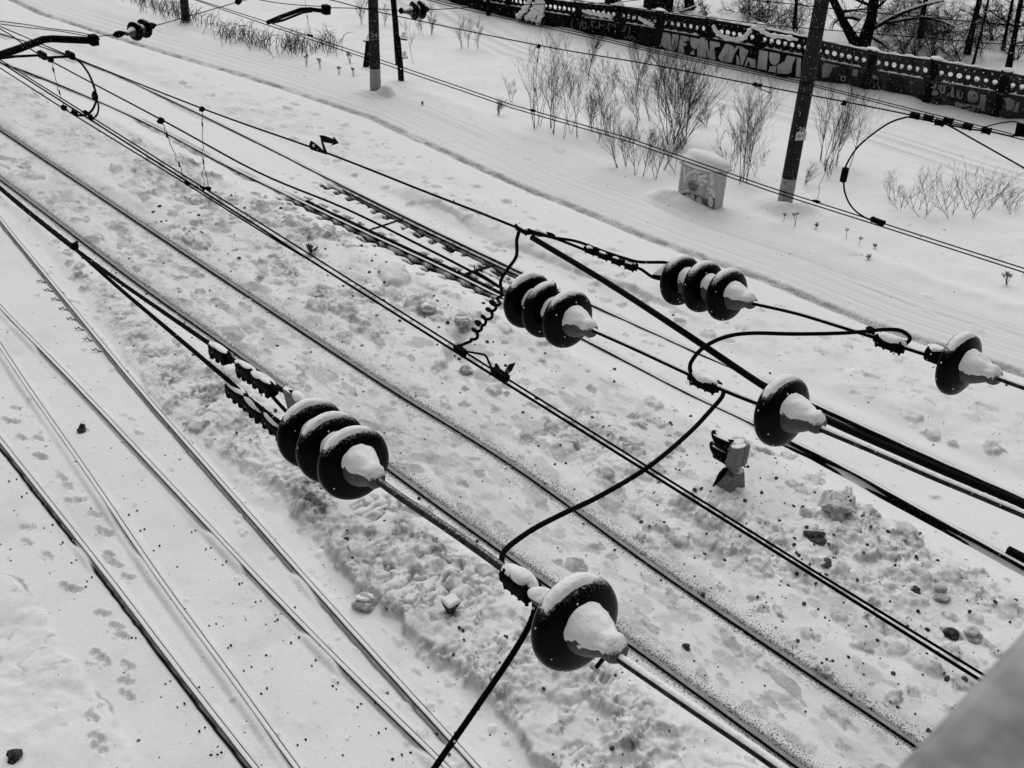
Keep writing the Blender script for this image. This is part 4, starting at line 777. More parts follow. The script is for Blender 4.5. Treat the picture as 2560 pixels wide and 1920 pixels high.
# ------------------------------------------------------------------ graffitied cabinet
def face_pt(A, B, a, b, off=0.0):         # sight line meets the upright plane A-B, shifted off towards the camera
    n = Vector((-(B.y-A.y), B.x-A.x, 0)).normalized(); n = n if n.dot(A) < 0 else -n
    return vp(((A.x+n.x*off, A.y+n.y*off), (B.x+n.x*off, B.y+n.y*off)), a, b)
cL = gz(1692, 496, .05); cR = gz(1786, 528, .05)
t = thing('utility_cabinet', 'pale graffitied metal cabinet under a thick snow cap, beside the bushes', 'cabinet', (cL+cR)/2)
tp = (zh(cL, 1705, 408)+zh(cR, 1800, 438))/2; back = Vector((-(cR.y-cL.y), cR.x-cL.x, 0)).normalized(); back = back if back.dot(cL) > 0 else -back; r = (cR-cL).normalized(); W = (cR-cL).length
ctr = (cL+cR)/2+back*.2; hz = (tp+.3)/2
obj('body', MB().box((ctr.x, ctr.y, tp-hz), r*W/2, back*.2, (0, 0, hz)), M['cab'], t, bevel=.012)
obj('roof', MB().box((ctr.x, ctr.y, tp+.025), r*(W/2+.04), back*.25, (0, 0, .024)), M['cab'], t, bevel=.008)
obj('snow_cap', MB().blob((ctr.x, ctr.y, tp+.14), r*(W/2+.09), back*.36, (0, 0, .27), 4, .06, 4, -.4), M['snow_coarse'], t)
def cz(pts): return [(1680+a/9.757, 360+b/9.757) for a, b in pts]
def cpoly(mb, pts, off=.006):
    P = [face_pt(cL, cR, a, b, off) for a, b in cz(pts)]; mb.prism(P, back*.004)
seam = MB(); cpoly(seam, [(876, 700), (888, 700), (832, 1000), (786, 1310), (776, 1310), (822, 1000)], .004); cpoly(seam, [(262, 520), (880, 705), (880, 712), (262, 530)], .004); obj('door', seam, M['cabd'], t)
lt = MB()
for pts in ([(255, 520), (330, 560), (325, 760), (440, 640), (470, 690), (330, 850), (320, 930), (285, 920), (280, 800)], [(420, 690), (560, 610), (700, 690), (690, 730), (560, 700), (460, 720)], [(540, 740), (570, 740), (555, 900), (540, 900)], [(650, 770), (870, 730), (860, 800), (690, 820), (850, 880), (870, 930), (830, 960), (700, 890), (660, 940), (635, 930)], [(690, 990), (720, 950), (755, 980), (750, 1030), (715, 1045), (685, 1030)], [(180, 1080), (220, 1130), (420, 1090), (430, 1150), (330, 1180), (180, 1220)], [(930, 720), (1020, 700), (990, 800), (1030, 900), (1010, 1000), (950, 1020), (920, 960), (960, 860), (920, 800)], [(850, 1050), (950, 1100), (980, 1050), (1000, 1120), (1070, 1160), (1050, 1330), (1000, 1320), (970, 1210), (880, 1220), (810, 1270), (930, 1150), (850, 1100)], [(680, 1170), (705, 1175), (700, 1240), (680, 1235)]): cpoly(lt, pts)
obj('graffiti', lt, M['cabl'], t)
dk = MB(); cpoly(dk, [(320, 1190), (420, 1190), (560, 1240), (780, 1320), (900, 1345), (1000, 1300), (1050, 1340), (1030, 1640), (820, 1640), (300, 1420), (130, 1330), (150, 1230)]); obj('graffiti', dk, M['cabd'], t)
for (a, b, c_, d_) in ((370, 1300, 60, 70), (480, 1330, 70, 110), (650, 1410, 75, 120), (940, 1420, 62, 130)): l2 = MB(); cpoly(l2, [(a+c_*math.cos(q*.449), b+d_*math.sin(q*.449)) for q in range(14)], .011); obj('graffiti', l2, M['cabl'], t)
bl_ = MB()
for j, (y0, x0, x1) in enumerate(((880, 455, 590), (915, 400, 560), (945, 395, 610), (975, 390, 625), (1010, 385, 610), (1045, 410, 600), (1075, 410, 560), (1105, 450, 580))):
    xx = x0
    while xx < x1: w_ = random.uniform(18, 45); k_ = (xx-x0)*.28; cpoly(bl_, [(xx, y0+k_), (xx+w_, y0+k_+w_*.28), (xx+w_-3, y0+k_+w_*.28+15), (xx-3, y0+k_+15)], .009); xx += w_+random.uniform(7, 14)
for pts in ([(515, 735), (550, 730), (550, 745), (515, 748)], [(665, 730), (760, 745), (760, 756), (665, 742)], [(430, 1150), (450, 1140), (440, 1165)], [(215, 1100), (260, 1125), (240, 1130)]): cpoly(bl_, pts, .009)
obj('stencil', bl_, M['ink'], t)

# ------------------------------------------------------------------ dwarf signal
sb = G(1822, 1208); t = thing('dwarf_signal', 'small grey two-hooded ground signal on a concrete foot in the snow', 'railway signal', sb)
def S_(x, y_, z_): return sb+Vector((x, y_, z_))
m = MB(); V0 = [(-.19, -.18, -.08), (.22, -.2, -.08), (.22, .18, -.08), (-.19, .18, -.08)]; V1 = [(-.17, -.13, .25), (.20, -.13, .27), (.20, .13, .27), (-.17, .13, .25)]
m.add([S_(*v) for v in V0+V1], [(3, 2, 1, 0), (4, 5, 6, 7), (0, 1, 5, 4), (1, 2, 6, 5), (2, 3, 7, 6), (3, 0, 4, 7)], False); obj('foundation', m, M['sigc'], t, bevel=.02)
obj('foundation_snow', MB().blob(S_(.10, -.05, .26), (.11, 0, 0), (0, .09, 0), (0, 0, .035), 3, .2, 3), M['snow'], t)
m = MB(); m.box(S_(.01, 0, .30), (.07, 0, 0), (0, .08, 0), (0, 0, .07)); obj('bracket', m, M['sigc'], t)
tilt = Vector((.04, -.0, 1)).normalized(); sx = Vector((1, 0, -.04))
hb = obj('housing', MB().box(S_(.03, -.03, .58), sx*.15, (0, .11, 0), tilt*.24), M['sig'], t, bevel=.055)
obj('housing_ridge', MB().box(S_(.13, -.07, .60), sx*.07, (0, .10, 0), tilt*.21), M['sig'], t, bevel=.04)
obj('housing_snow', MB().blob(S_(.03, -.03, .815), (.13, 0, 0), (0, .10, 0), (0, 0, .02), 3, .2, 3), M['snow'], t)
for i, zz in enumerate((.48, .71)):
    hd = MB(); o_ = S_(-.01, .06, zz); n = 20; vs = []
    for j, yy in enumerate((0, .16, .36)):
        for k in range(n+1):
            a = math.radians(-150+300*k/n)+math.pi/2; L_ = yy if j < 2 else .26+.16*max(0, math.sin(a))
            vs.append(o_+Vector((math.cos(a)*.115, L_, math.sin(a)*.115)))
    hd.add(vs, [(j*(n+1)+k, j*(n+1)+k+1, (j+1)*(n+1)+k+1, (j+1)*(n+1)+k) for j in range(2) for k in range(n)])
    ho = obj('hood', hd, M['black'], t); s_ = ho.modifiers.new('s', 'SOLIDIFY'); s_.thickness = .008
    obj('lens', MB().lathe([(.0, .02), (.07, .018), (.082, .0)], o_, (0, 1, 0), 20), M['black'], t)
    obj('hood_snow', MB().blob(o_+Vector((.0, .2, .108)), (.07, 0, 0), (0, .20, 0), (0, 0, .02), i, .15, 3), M['snow'], t)
m = MB(); m.prism([S_(-.12, .0, .36), S_(-.18, .03, .37), S_(-.32, .02, .28), S_(-.46, .0, .14), S_(-.34, -.02, .19), S_(-.18, -.02, .28)], (.01, .03, .01)); obj('number_board', m, M['black'], t, bevel=.006)
m = MB(); m.tube([S_(-.1, 0, .35), S_(-.2, .01, .33)], .02, 8); obj('board_pin', m, M['iron'], t)

# ------------------------------------------------------------------ concrete fence with graffiti
POST = [(1035, -8, -60), (1115, 14, -45), (1190, 38, -30), (1268, 54, -18), (1350, 74, -6), (1441, 92, 6), (1540, 110, 15), (1641, 133, 30), (1762, 164, 47), (1881, 187, 68), (2015, 212, 96), (2160, 238, 128), (2309, 274, 150), (2482, 306, 180), (2665, 342, 212)]
fb = [gz(a+(1083-a)*0.0, b, .05) for a, b, _ in POST]
ft = [zh(fb[i], POST[i][0]+(POST[i][2]-POST[i][1])*(-(POST[i][0]-1083)/5000.), POST[i][2]) for i in range(len(POST))]
fence = thing('concrete_fence', 'long dark graffitied concrete fence with a row of round holes along its top', 'fence', fb[8])
NF = []
for i in range(len(fb)-1):
    A, B = fb[i], fb[i+1]; d = (B-A); d.z = 0; W = d.length; d.normalize(); n = Vector((d.y, -d.x, 0)); n = n if n.dot(A) < 0 else -n; NF.append((A, B, d, n, W))
    def FP(u, v, off, A=A, B=B, n=n, i=i):
        b = A.lerp(B, u); zt = ft[i]*(1-u)+ft[i+1]*u; return Vector((b.x, b.y, -.15+(zt+.15)*v))+n*off
    m = MB()
    def slab(u0, u1, v0, v1, o0, o1): 
        P = [FP(u, v, o) for o in (o0, o1) for v in (v0, v1) for u in (u0, u1)]; m.add(P, [(0, 2, 3, 1), (4, 5, 7, 6), (0, 1, 5, 4), (2, 6, 7, 3), (0, 4, 6, 2), (1, 3, 7, 5)], False)
    slab(.0, 1., -.1, .60, -.05, .0); slab(0, 1, .60, .66, -.06, .07); slab(0, 1, .935, 1.0, -.06, .045)
    hgt = (ft[i]+.15)*.275; R = min(.085*1.0, W/7*.36); NH = 7; u_lo, u_hi = .06, .94; slab(0, u_lo, .66, .935, -.05, .02); slab(u_hi, 1, .66, .935, -.05, .02)
    for q in range(NH):
        ua = u_lo+(u_hi-u_lo)*q/NH; ub = u_lo+(u_hi-u_lo)*(q+1)/NH; uc = (ua+ub)/2; vc = .80; R = min(.08, W/7*.36)*(.86+.28*((q*7+i*5) % 5)/4); ru = R/W; rv = R/(ft[i]+.15); N_ = 20; ring = []
        for off in (.02, -.05):
            inn = [FP(uc+ru*math.cos(2*math.pi*k/N_), vc+rv*math.sin(2*math.pi*k/N_), off) for k in range(N_)]; out = []
            for k in range(N_):
                cx, sy = math.cos(2*math.pi*k/N_), math.sin(2*math.pi*k/N_); s = 1/max(abs(cx), abs(sy)); out.append(FP(uc+(ub-ua)/2*cx*s, .7975+.1375*sy*s, off))
            ring.append((inn, out))
        for (inn, out), fl in ((ring[0], 0), (ring[1], 1)):
            m.add(inn+out, [((k, (k+1) % N_, N_+(k+1) % N_, N_+k) if fl else (k, N_+k, N_+(k+1) % N_, (k+1) % N_)) for k in range(N_)], False)
        m.add(ring[0][0]+ring[1][0], [(k, (k+1) % N_, N_+(k+1) % N_, N_+k) for k in range(N_)], False)
    obj('panel', m, M['panel2' if i >= 10 else 'panel'], fence)
    # snow on the ledge, the top, and in some of the holes
    s = MB(); rr = random.Random(i); 
    def ribbon(v, off, w, hh, u0, u1, nn=26):
        vs = []; fs = []
        for k in range(nn+1):
            u = u0+(u1-u0)*k/nn; g = (.6+.4*math.sin(k*.9+rr.uniform(0, .8)))*min(1, k/2, (nn-k)/2); c0 = FP(u, v, off)
            for a in range(7): th = math.pi*a/6; vs.append(c0+n*math.cos(th)*w+Vector((0, 0, math.sin(th)*hh*g-.004)))
        s.add(vs, [(k*7+a, k*7+a+1, (k+1)*7+a+1, (k+1)*7+a) for k in range(nn) for a in range(6)])
    ribbon(.66, .045, .045, .05, .05+rr.random()*.2, .8+rr.random()*.18); ribbon(1.0, -.005, .06, .075, .02, .98)
    for q in range(NH):
        if rr.random() < .45:
            uc = u_lo+(u_hi-u_lo)*(q+.5)/NH; c0 = FP(uc, .80, -.01)+Vector((0, 0, -R*.72)); s.blob(c0, d*R*.75, n*.05, (0, 0, R*.42), q, .2, 2)
    obj('snow_cap', s, M['snow_coarse'], fence)
for i, p in enumerate(fb):
    d = NF[min(i, len(NF)-1)][2]; n = NF[min(i, len(NF)-1)][3]; zt = ft[i]+.0; m = MB()
    pc = p-n*.04; m.box((pc.x, pc.y, zt/2-.1), d*.13, n*.08, (0, 0, zt/2+.1)); m.box((p.x, p.y, zt+.02), d*.17, n*.11, (0, 0, .03)); obj('post', m, M['panel'], fence, bevel=.01)
    obj('snow_cap', MB().blob((p.x, p.y, zt+.05), d*.20, n*.14, (0, 0, .07+.05*random.random()), i, .2, 3, -.2), M['snow_coarse'], fence)
def fhit(a, b, off=.012):
    best = None
    for A, B, d, n, W in NF:
        q = face_pt(A, B, a, b, off); u = (Vector((q.x, q.y, 0))-Vector((A.x, A.y, 0))).dot(d)/W
        e = max(0, -u, u-1)
        if best is None or e < best[0]: best = (e, q, (A, B), n)
    return best
def fpoly(pts, m, off=.05):
    cx = sum(p[0] for p in pts)/len(pts); cy = sum(p[1] for p in pts)/len(pts); _, _, (A, B), n = fhit(cx, cy)
    obj('graffiti', MB().prism([face_pt(A, B, a, b, off) for a, b in pts], -n*.008), m, fence)
def fstroke(lines, m, r=.02, off=.006):
    for pts in lines:
        mb = MB(); cx = sum(p[0] for p in pts)/len(pts); cy = sum(p[1] for p in pts)/len(pts); _, _, (A, B), n = fhit(cx, cy)
        P = smooth([face_pt(A, B, a, b, off) for a, b in pts], 5); mb.tube(P, r, 6); obj('graffiti', mb, m, fence)
Z2 = lambda L: [(1620+a/5.267, 60+b/5.267) for a, b in L]
Z1 = lambda L: [(1260+a/5.53, b/5.53) for a, b in L]
Z3 = lambda L: [(2020+a/7.373, 120+b/7.373) for a, b in L]
Z4 = lambda L: [(2280+a/7.9, 150+b/7.9) for a, b in L]
ov = lambda x, y_, a, b, n=18: [(x+a*math.cos(2*math.pi*k/n), y_+b*math.sin(2*math.pi*k/n)) for k in range(n)]
for L in ([(205, 85), (300, 140), (296, 285), (306, 290), (325, 90), (408, 100), (385, 300), (360, 350), (245, 345), (240, 310), (215, 320), (165, 270)], [(430, 145), (540, 125), (540, 215), (465, 240), (515, 265), (500, 290), (465, 290), (480, 385), (385, 375), (410, 250)], ov(617, 220, 63, 110), [(590, 345), (612, 350), (610, 405), (550, 395)],
          [(690, 175), (775, 185), (800, 355), (815, 350), (815, 210), (940, 205), (950, 295), (870, 310), (890, 470), (790, 455), (772, 340), (765, 445), (650, 430), (645, 330)], [(1030, 250), (1135, 300), (1105, 355), (1200, 262), (1218, 275), (1140, 385), (1100, 510), (970, 495), (920, 440)], [(1208, 290), (1325, 350), (1265, 490), (1240, 550), (1225, 540), (1205, 400)], [(1165, 410), (1185, 420), (1215, 540), (1165, 530)],
          [(1310, 440), (1415, 470), (1415, 580), (1350, 565), (1330, 480), (1290, 560), (1268, 555)], [(1470, 325), (1580, 345), (1560, 610), (1435, 590)], ov(1665, 430, 72, 112), [(1605, 555), (1690, 560), (1680, 640), (1585, 625)], [(1890, 385), (1970, 385), (1900, 540), (1885, 640), (1840, 660), (1700, 650), (1705, 545), (1800, 490), (1830, 420)], [(1960, 440), (2015, 440), (2005, 700), (1945, 690)]): fpoly(Z2(L), M['letter'])
fstroke([Z1(L) for L in ([(1050, 405), (1060, 330), (1085, 270), (1075, 230), (1100, 205), (1160, 210), (1200, 260), (1215, 320), (1225, 390)], ov(1110, 350, 25, 48, 10)+[(1135, 350)], ov(1240, 270, 22, 33, 8)+[(1262, 270)], [(1185, 260), (1215, 225), (1260, 230), (1280, 270)], [(1310, 400), (1320, 330), (1325, 260), (1300, 240)], [(1320, 350), (1370, 350)], [(1375, 280), (1420, 270), (1445, 320), (1440, 380), (1455, 440)], [(1460, 340), (1500, 290), (1530, 300), (1540, 380)], [(1720, 330), (1740, 400), (1720, 490), (1690, 530), (1660, 500)], [(1625, 440), (1670, 400), (1685, 340), (1665, 330)], [(1735, 545), (1745, 515), (1775, 505), (1805, 525), (1815, 560)], [(985, 205), (950, 260), (930, 340), (950, 400)])], M['outline'], .018, .045)
fstroke([Z1(L) for L in ([(1945, 385), (1925, 460)], [(1925, 460), (1850, 470)], [(1850, 470), (1910, 530)], [(1910, 530), (1880, 600)], [(1880, 600), (1950, 560)], [(1950, 560), (2010, 610)], [(2010, 610), (1985, 540)], [(1985, 540), (2060, 490)], [(2060, 490), (1970, 465)], [(1970, 465), (1945, 385)])], M['panel2'], .014, .045)
fstroke([Z3(L) for L in ([(1060, 800), (1070, 560), (1110, 530), (1190, 560), (1180, 650), (1110, 660)], [(1160, 740), (1130, 620)], [(1180, 740), (1240, 600), (1250, 580), (1240, 770)], [(1270, 770), (1340, 610), (1330, 780)], [(1040, 800), (1150, 770), (1300, 790)], [(1100, 780), (1120, 680)])], M['blackpaint'], .03)
for L in ([(1085, 570), (1170, 575), (1165, 640), (1125, 650), (1125, 750), (1085, 760)], [(1200, 640), (1255, 600), (1230, 740), (1195, 740)], [(1270, 650), (1345, 615), (1320, 770), (1270, 765)], [(1170, 530), (1220, 495), (1260, 520), (1310, 590), (1240, 560), (1210, 590)], [(250, 350), (320, 255), (520, 270), (580, 340), (460, 350), (380, 540), (270, 550)], [(820, 380), (930, 400), (900, 530), (810, 500)]): fpoly(Z3(L), M['letter2'], .012)
fstroke([Z3(L) for L in ([(1640, 620), (1690, 560), (1700, 660)], [(1730, 580), (1770, 570), (1760, 620), (1720, 650), (1760, 670)], [(1800, 600), (1850, 680)], [(1850, 590), (1810, 690)], [(1590, 800), (1640, 700), (1650, 820)], [(1680, 720), (1690, 830), (1730, 800), (1690, 770), (1730, 740), (1680, 720)], [(1760, 720), (1770, 840), (1810, 810), (1770, 780), (1800, 740), (1760, 720)], [(1880, 780), (1840, 770), (1830, 840), (1880, 850)], [(1500, 640), (1500, 840)], [(1480, 650), (1600, 680)], [(200, 260), (210, 640)])], M['blackpaint'], .014)
fstroke([Z3(ov(650, 565, 40, 42, 10)+[(690, 565)])], M['letter'], .014); fpoly(Z3([(600, 380), (640, 340), (680, 400), (760, 370), (740, 480), (790, 520), (700, 640), (600, 640), (560, 540), (530, 430)]), M['blackpaint'], .006)
for L in (ov(440, 570, 110, 140), ov(590, 590, 85, 120), [(770, 510), (845, 520), (820, 740), (780, 740), (740, 680), (690, 720), (680, 690), (760, 640)], ov(945, 680, 70, 95), ov(1200, 720, 120, 130), [(930, 470), (1350, 540), (1480, 620), (1420, 1000), (1250, 1000), (1310, 870), (1330, 640), (1200, 570), (1060, 580), (1040, 520)], [(850, 830), (1030, 870), (1290, 890), (1230, 1060), (1000, 1010), (850, 960)]): fpoly(Z4(L), M['letter2'], .012)
fstroke([Z4(L) for L in ([(500, 440), (500, 540), (420, 590), (390, 560)], [(520, 420), (420, 420), (340, 500), (330, 640), (420, 720), (540, 680), (520, 600), (470, 580)], [(560, 420), (660, 480), (680, 600), (620, 690), (560, 660)], [(600, 540), (600, 620)], [(700, 620), (760, 600), (760, 460)], [(850, 520), (830, 760), (700, 760)], [(880, 560), (980, 520), (1040, 560), (950, 640), (1020, 700), (980, 800), (880, 760)], [(950, 680), (960, 740)], [(1080, 800), (1090, 640), (1180, 580), (1300, 640), (1330, 760), (1290, 870), (1180, 860)], [(1230, 680), (1230, 740)], [(1030, 830), (1190, 870), (1320, 880)], [(250, 860), (360, 800), (470, 800), (560, 790), (560, 850)], [(1370, 560), (1420, 570), (1350, 650), (1490, 670)], [(980, 950), (1180, 930)], [(990, 950), (1060, 1050)], [(1290, 940), (1240, 1040)], [(1360, 950), (1310, 1060)])], M['blackpaint'], .03)
for L in ([(1700, 730), (1800, 740), (1740, 1000), (1650, 960)], [(1820, 760), (1920, 740), (2030, 800), (2020, 900), (1960, 1000), (1850, 970), (1860, 860)], [(2080, 830), (2130, 830), (2080, 1040), (1990, 1010)]): fpoly(Z4(L), M['outline'], .008)
# snow swags and snow-laden boughs hanging over the fence
def swag(label, pts, r, off=.14):
    P = smooth([fhit(a, b, off)[1] for a, b in pts], 8); n = len(P); m = MB(); m.tube(P, [r*(.75+.3*math.sin(i*1.1)*math.sin(i*.37+1))*(.4+.6*min(1, i/4, (n-1-i)/4)) for i in range(n)], 10); o = obj('snow_bough', m, M['snow_coarse']); tag(o, label, 'snowy branch', 'snow-laden branches')
swag('U-shaped snow-laden branch sagging over the fence top', [(1782, 62), (1792, 80), (1810, 92), (1835, 98), (1856, 97), (1868, 85), (1880, 68)], .11)
swag('snow-laden branch along the fence top right of the sagging one', [(1880, 66), (1900, 74), (1925, 88), (1960, 92), (1995, 100)], .10)
for k, L in enumerate(([(1326, -4), (1316, 18), (1300, 36), (1292, 48)], [(1345, -5), (1338, 20), (1322, 40), (1314, 52)], [(1352, -4), (1345, 22), (1335, 40), (1330, 56)], [(1358, 2), (1354, 30), (1346, 52), (1342, 62)])): swag(['leftmost snow-laden bough drooping over the dark fence', 'second snow-laden bough from the left on the dark fence', 'third snow-laden bough from the left on the dark fence', 'snow-laden bough nearest the painted letters of the dark fence'][k], L, .15, .25)
swag('clump of snow lying on the fence ledge above the outlined letters', [(1455, 26), (1470, 30), (1495, 36), (1520, 40), (1532, 44)], .10, .06)
swag('clump of snow lying on the fence ledge above the star', [(1596, 44), (1610, 52), (1625, 60), (1636, 62)], .10, .06)

# ------------------------------------------------------------------ plants
def branch(mb, p, d, L, r, lev, rd, n=5, up=.15, spread=.6, kids=7, curl=.12):
    kl = 1.55 if curl < .06 else 1.0
    P = [Vector(p)]; d = Vector(d).normalized(); R = [r]; k = 7 if lev else 5
    for i in range(k):
        d = (d+Vector((rd.gauss(0, curl), rd.gauss(0, curl), rd.gauss(0, curl*.6)+up*.3))).normalized(); P.append(P[-1]+d*L/k); R.append(r*(1-.85*(i+1)/k))
    mb.tube(P, R, n if r > .012 else 4, False)
    if lev > 0:
        for j in range(kids):
            t = rd.uniform(.15, .97); i = min(int(t*k), k-1); q = P[i].lerp(P[i+1], t*k-i); a = rd.uniform(0, 6.28); dd = (P[i+1]-P[i]).normalized(); o = dd.orthogonal().normalized(); s = Matrix.Rotation(a, 3, dd) @ o
            branch(mb, q, dd*(1-spread*.6)+s*spread+Vector((0, 0, up)), L*rd.uniform(.25, .5)*kl*(1.1-.6*t), max(.003, R[i]*.5), lev-1, rd, 4, up, spread, max(3, kids-3 if curl < .06 else kids-2), curl)
def shrub(label, bases, hpx, spread, seed, n=4, r=.014, name='bare_shrub', cat='shrub', kids=9, grp='bare shrubs on the verge', lean=None, lev=2, sp=.42, curl=.05, up=.10):
    rd = random.Random(seed); b0 = G(*bases[0], -.04); D = dep(b0); m = MB(); 
    for q in range(n):
        bp = bases[q % len(bases)]; b = G(bp[0]+rd.uniform(-3, 3), bp[1]+rd.uniform(-3, 3), -.05); L = hpx/F*D*rd.uniform(.65, 1.08)
        dd = Vector((rd.gauss(0, spread), rd.gauss(0, spread), 1))
        if lean: dd += Vector(lean)
        branch(m, b, dd, L, r*.75*rd.uniform(.6, 1.15), lev, rd, 5, up, sp, kids, curl)
    o = obj(name, m, M['twig'], org=b0); return tag(o, label, cat, grp)
LN = (-.25, .35, 0)                       # lean towards the left of the photograph
shrub('slim upright shrub left of the dropper above the paired wires', [(1339, 322), (1351, 316)], 200, .10, 1, 5, .017)
shrub('tall loose shrub just right of the dropper', [(1375, 318), (1383, 335)], 195, .13, 2, 6, .015)
shrub('airy shrub third from the left, below the paired wires', [(1410, 346), (1428, 335), (1442, 345)], 190, .13, 3, 6, .014)
shrub('slender sapling with seed heads in front of the outlined letters', [(1471, 206)], 118, .02, 4, 1, .02, 'sapling', 'sapling', 22, 'slender saplings')
shrub('slender sapling below the star on the fence', [(1590, 240)], 128, .02, 5, 1, .02, 'sapling', 'sapling', 20, 'slender saplings')
shrub('thin sapling left of the densest bush', [(1644, 246)], 125, .03, 6, 1, .016, 'sapling', 'sapling', 14, 'slender saplings')
shrub('low leaning shrub in the middle of the verge, left one', [(1508, 249), (1518, 240)], 100, .1, 7, 3, .013, lean=LN)
shrub('low leaning shrub in the middle of the verge, right one', [(1543, 251), (1566, 252)], 130, .1, 8, 3, .013, lean=LN)
shrub('densest dark bush of many stems, in front of the painted letters', [(1672, 362), (1684, 360), (1700, 366), (1692, 352), (1712, 358)], 245, .27, 9, 20, .016, kids=12)
shrub('thin upright shrub between the airy shrub and the densest bush', [(1480, 330), (1470, 320)], 105, .12, 10, 5, .011)
shrub('pale brush of thin stems behind the wires, left of the densest bush', [(1500, 352), (1518, 340), (1530, 330)], 125, .16, 11, 8, .011)
shrub('low spreading brush at the foot of the densest bush', [(1545, 420), (1565, 415), (1590, 436)], 130, .28, 12, 10, .012, lean=(-.2, .2, 0))
shrub('low spreading brush between the densest bush and the cabinet', [(1608, 440), (1640, 448), (1660, 425), (1690, 430)], 130, .25, 13, 11, .012)
shrub('leaning twiggy shrub behind the densest bush', [(1625, 300), (1600, 300), (1590, 330)], 130, .2, 14, 8, .011, lean=LN)
shrub('tiny twisted shrub right of the densest bush', [(1765, 316)], 62, .25, 15, 4, .012)
shrub('little sapling alone on the white slope above the cabinet', [(1803, 312)], 60, .06, 16, 1, .012, 'sapling', 'sapling', 9, 'slender saplings')
shrub('pointed shrub right of the snow-capped cabinet', [(1850, 458), (1858, 450), (1868, 455)], 225, .09, 17, 7, .015, kids=11)
shrub('low brush beside the snow-capped cabinet', [(1830, 430), (1815, 425), (1888, 440)], 110, .25, 18, 7, .011)
shrub('broad shrub right of the leaning numbered pole', [(2052, 402), (2062, 415), (2075, 422), (2090, 415), (2122, 420)], 205, .2, 19, 9, .016, kids=11)
shrub('low twigs at the foot of the leaning numbered pole', [(2010, 462), (2075, 450)], 55, .4, 20, 5, .009)
for k, (a, b, hp, lab) in enumerate(((2240, 505, 75, 'leftmost low shrub under the hanging loop cable'), (2300, 525, 105, 'low shrub below the sloping cable, second from the left'), (2365, 525, 120, 'low upright shrub in the middle of the row under the sloping cable'), (2420, 525, 120, 'low shrub right of the middle of the row under the sloping cable'), (2462, 505, 105, 'fine fan-shaped shrub near the right edge'), (2520, 515, 85, 'twiggy shrub at the right edge'))):
    shrub(lab, [(a, b), (a+18, b+12), (a-14, b-4), (a+8, b+20)], hp, .55, 30+k, 8, .011, kids=6, up=.05)
for k, (a, b, hp, n, lab) in enumerate(((905, 62, 75, 3, 'forked sapling left of the pole numbered 24'), (962, 64, 66, 2, 'small sapling behind the pole numbered 24'), (1031, 162, 110, 1, 'crooked sapling right of the wooden post'), (1049, 84, 62, 2, 'sapling under the upper centre insulator, left'), (1058, 94, 66, 1, 'sapling under the upper centre insulator, middle'), (1080, 84, 75, 3, 'sapling under the upper centre insulator, right'), (1153, 121, 85, 2, 'small fanned sapling on the open slope, left'), (1174, 119, 82, 2, 'small fanned sapling on the open slope, middle'), (1195, 123, 70, 2, 'small fanned sapling on the open slope, right'), (1245, 285, 45, 4, 'low tangled twigs left of the row of shrubs'), (1280, 255, 60, 2, 'thin stems at the left end of the row of shrubs'))):
    shrub(lab, [(a, b)], hp, .12, 50+k, n, .013, 'sapling', 'sapling', 9, 'slender saplings')
# weeds with flat seed heads
def weed(label, px, hp, seed, heads=1):
    rd = random.Random(seed); b = G(*px, -.03); D = dep(b); L = hp/F*D; m = MB()
    for k in range(heads):
        top = b+Vector((rd.gauss(0, .12)*L, rd.gauss(0, .12)*L, L*rd.uniform(.75, 1))); m.tube([b, b.lerp(top, .5)+Vector((rd.gauss(0, .02), 0, 0)), top], .006, 5)
        for j in range(9):
            a = j*.7; e = top+Vector((math.cos(a)*.045*rd.uniform(.5, 1.3), math.sin(a)*.045*rd.uniform(.5, 1.3), .03+rd.uniform(-.03, .03))); m.tube([top-Vector((0, 0, .03)), e], .0035, 4); m.blob(e, (.012, 0, 0), (0, .012, 0), (0, 0, .01), j, .3, 1)
    o = obj('dry_weed', m, M['twig'], org=b); tag(o, label, 'weed', 'dry weeds with seed heads')
for k, (a, b, hp, n, lab) in enumerate(((1956, 556, 26, 1, 'dry seed head left in front of the leaning numbered pole'), (1987, 567, 44, 2, 'taller dry seed head in front of the leaning numbered pole'), (2040, 573, 14, 2, 'tiny seed heads right of the leaning pole foot'), (2117, 597, 28, 1, 'single nodding seed head below the paired far wires'), (2145, 612, 24, 1, 'umbrella-shaped seed head below the paired far wires'), (2187, 620, 12, 2, 'small seed head right of the umbrella-shaped one'), (2172, 648, 10, 2, 'lowest small seed head on the verge'), (2516, 712, 34, 5, 'bushy dark weed near the right edge'), (2556, 690, 50, 1, 'tall weed cut by the right edge'), (766, 165, 28, 4, 'leaning weed tuft below the dry grass'), (800, 170, 24, 4, 'weed tuft beside the leaning one below the dry grass'), (848, 184, 16, 3, 'little weed left of the painted pole foot'), (884, 190, 20, 3, 'weed stalk close to the painted pole foot'), (876, 158, 28, 5, 'weed clump behind the painted pole foot'), (1055, 262, 8, 2, 'tiny weed on the open slope below the wires'))): weed(lab, (a, b), hp, 70+k, n)
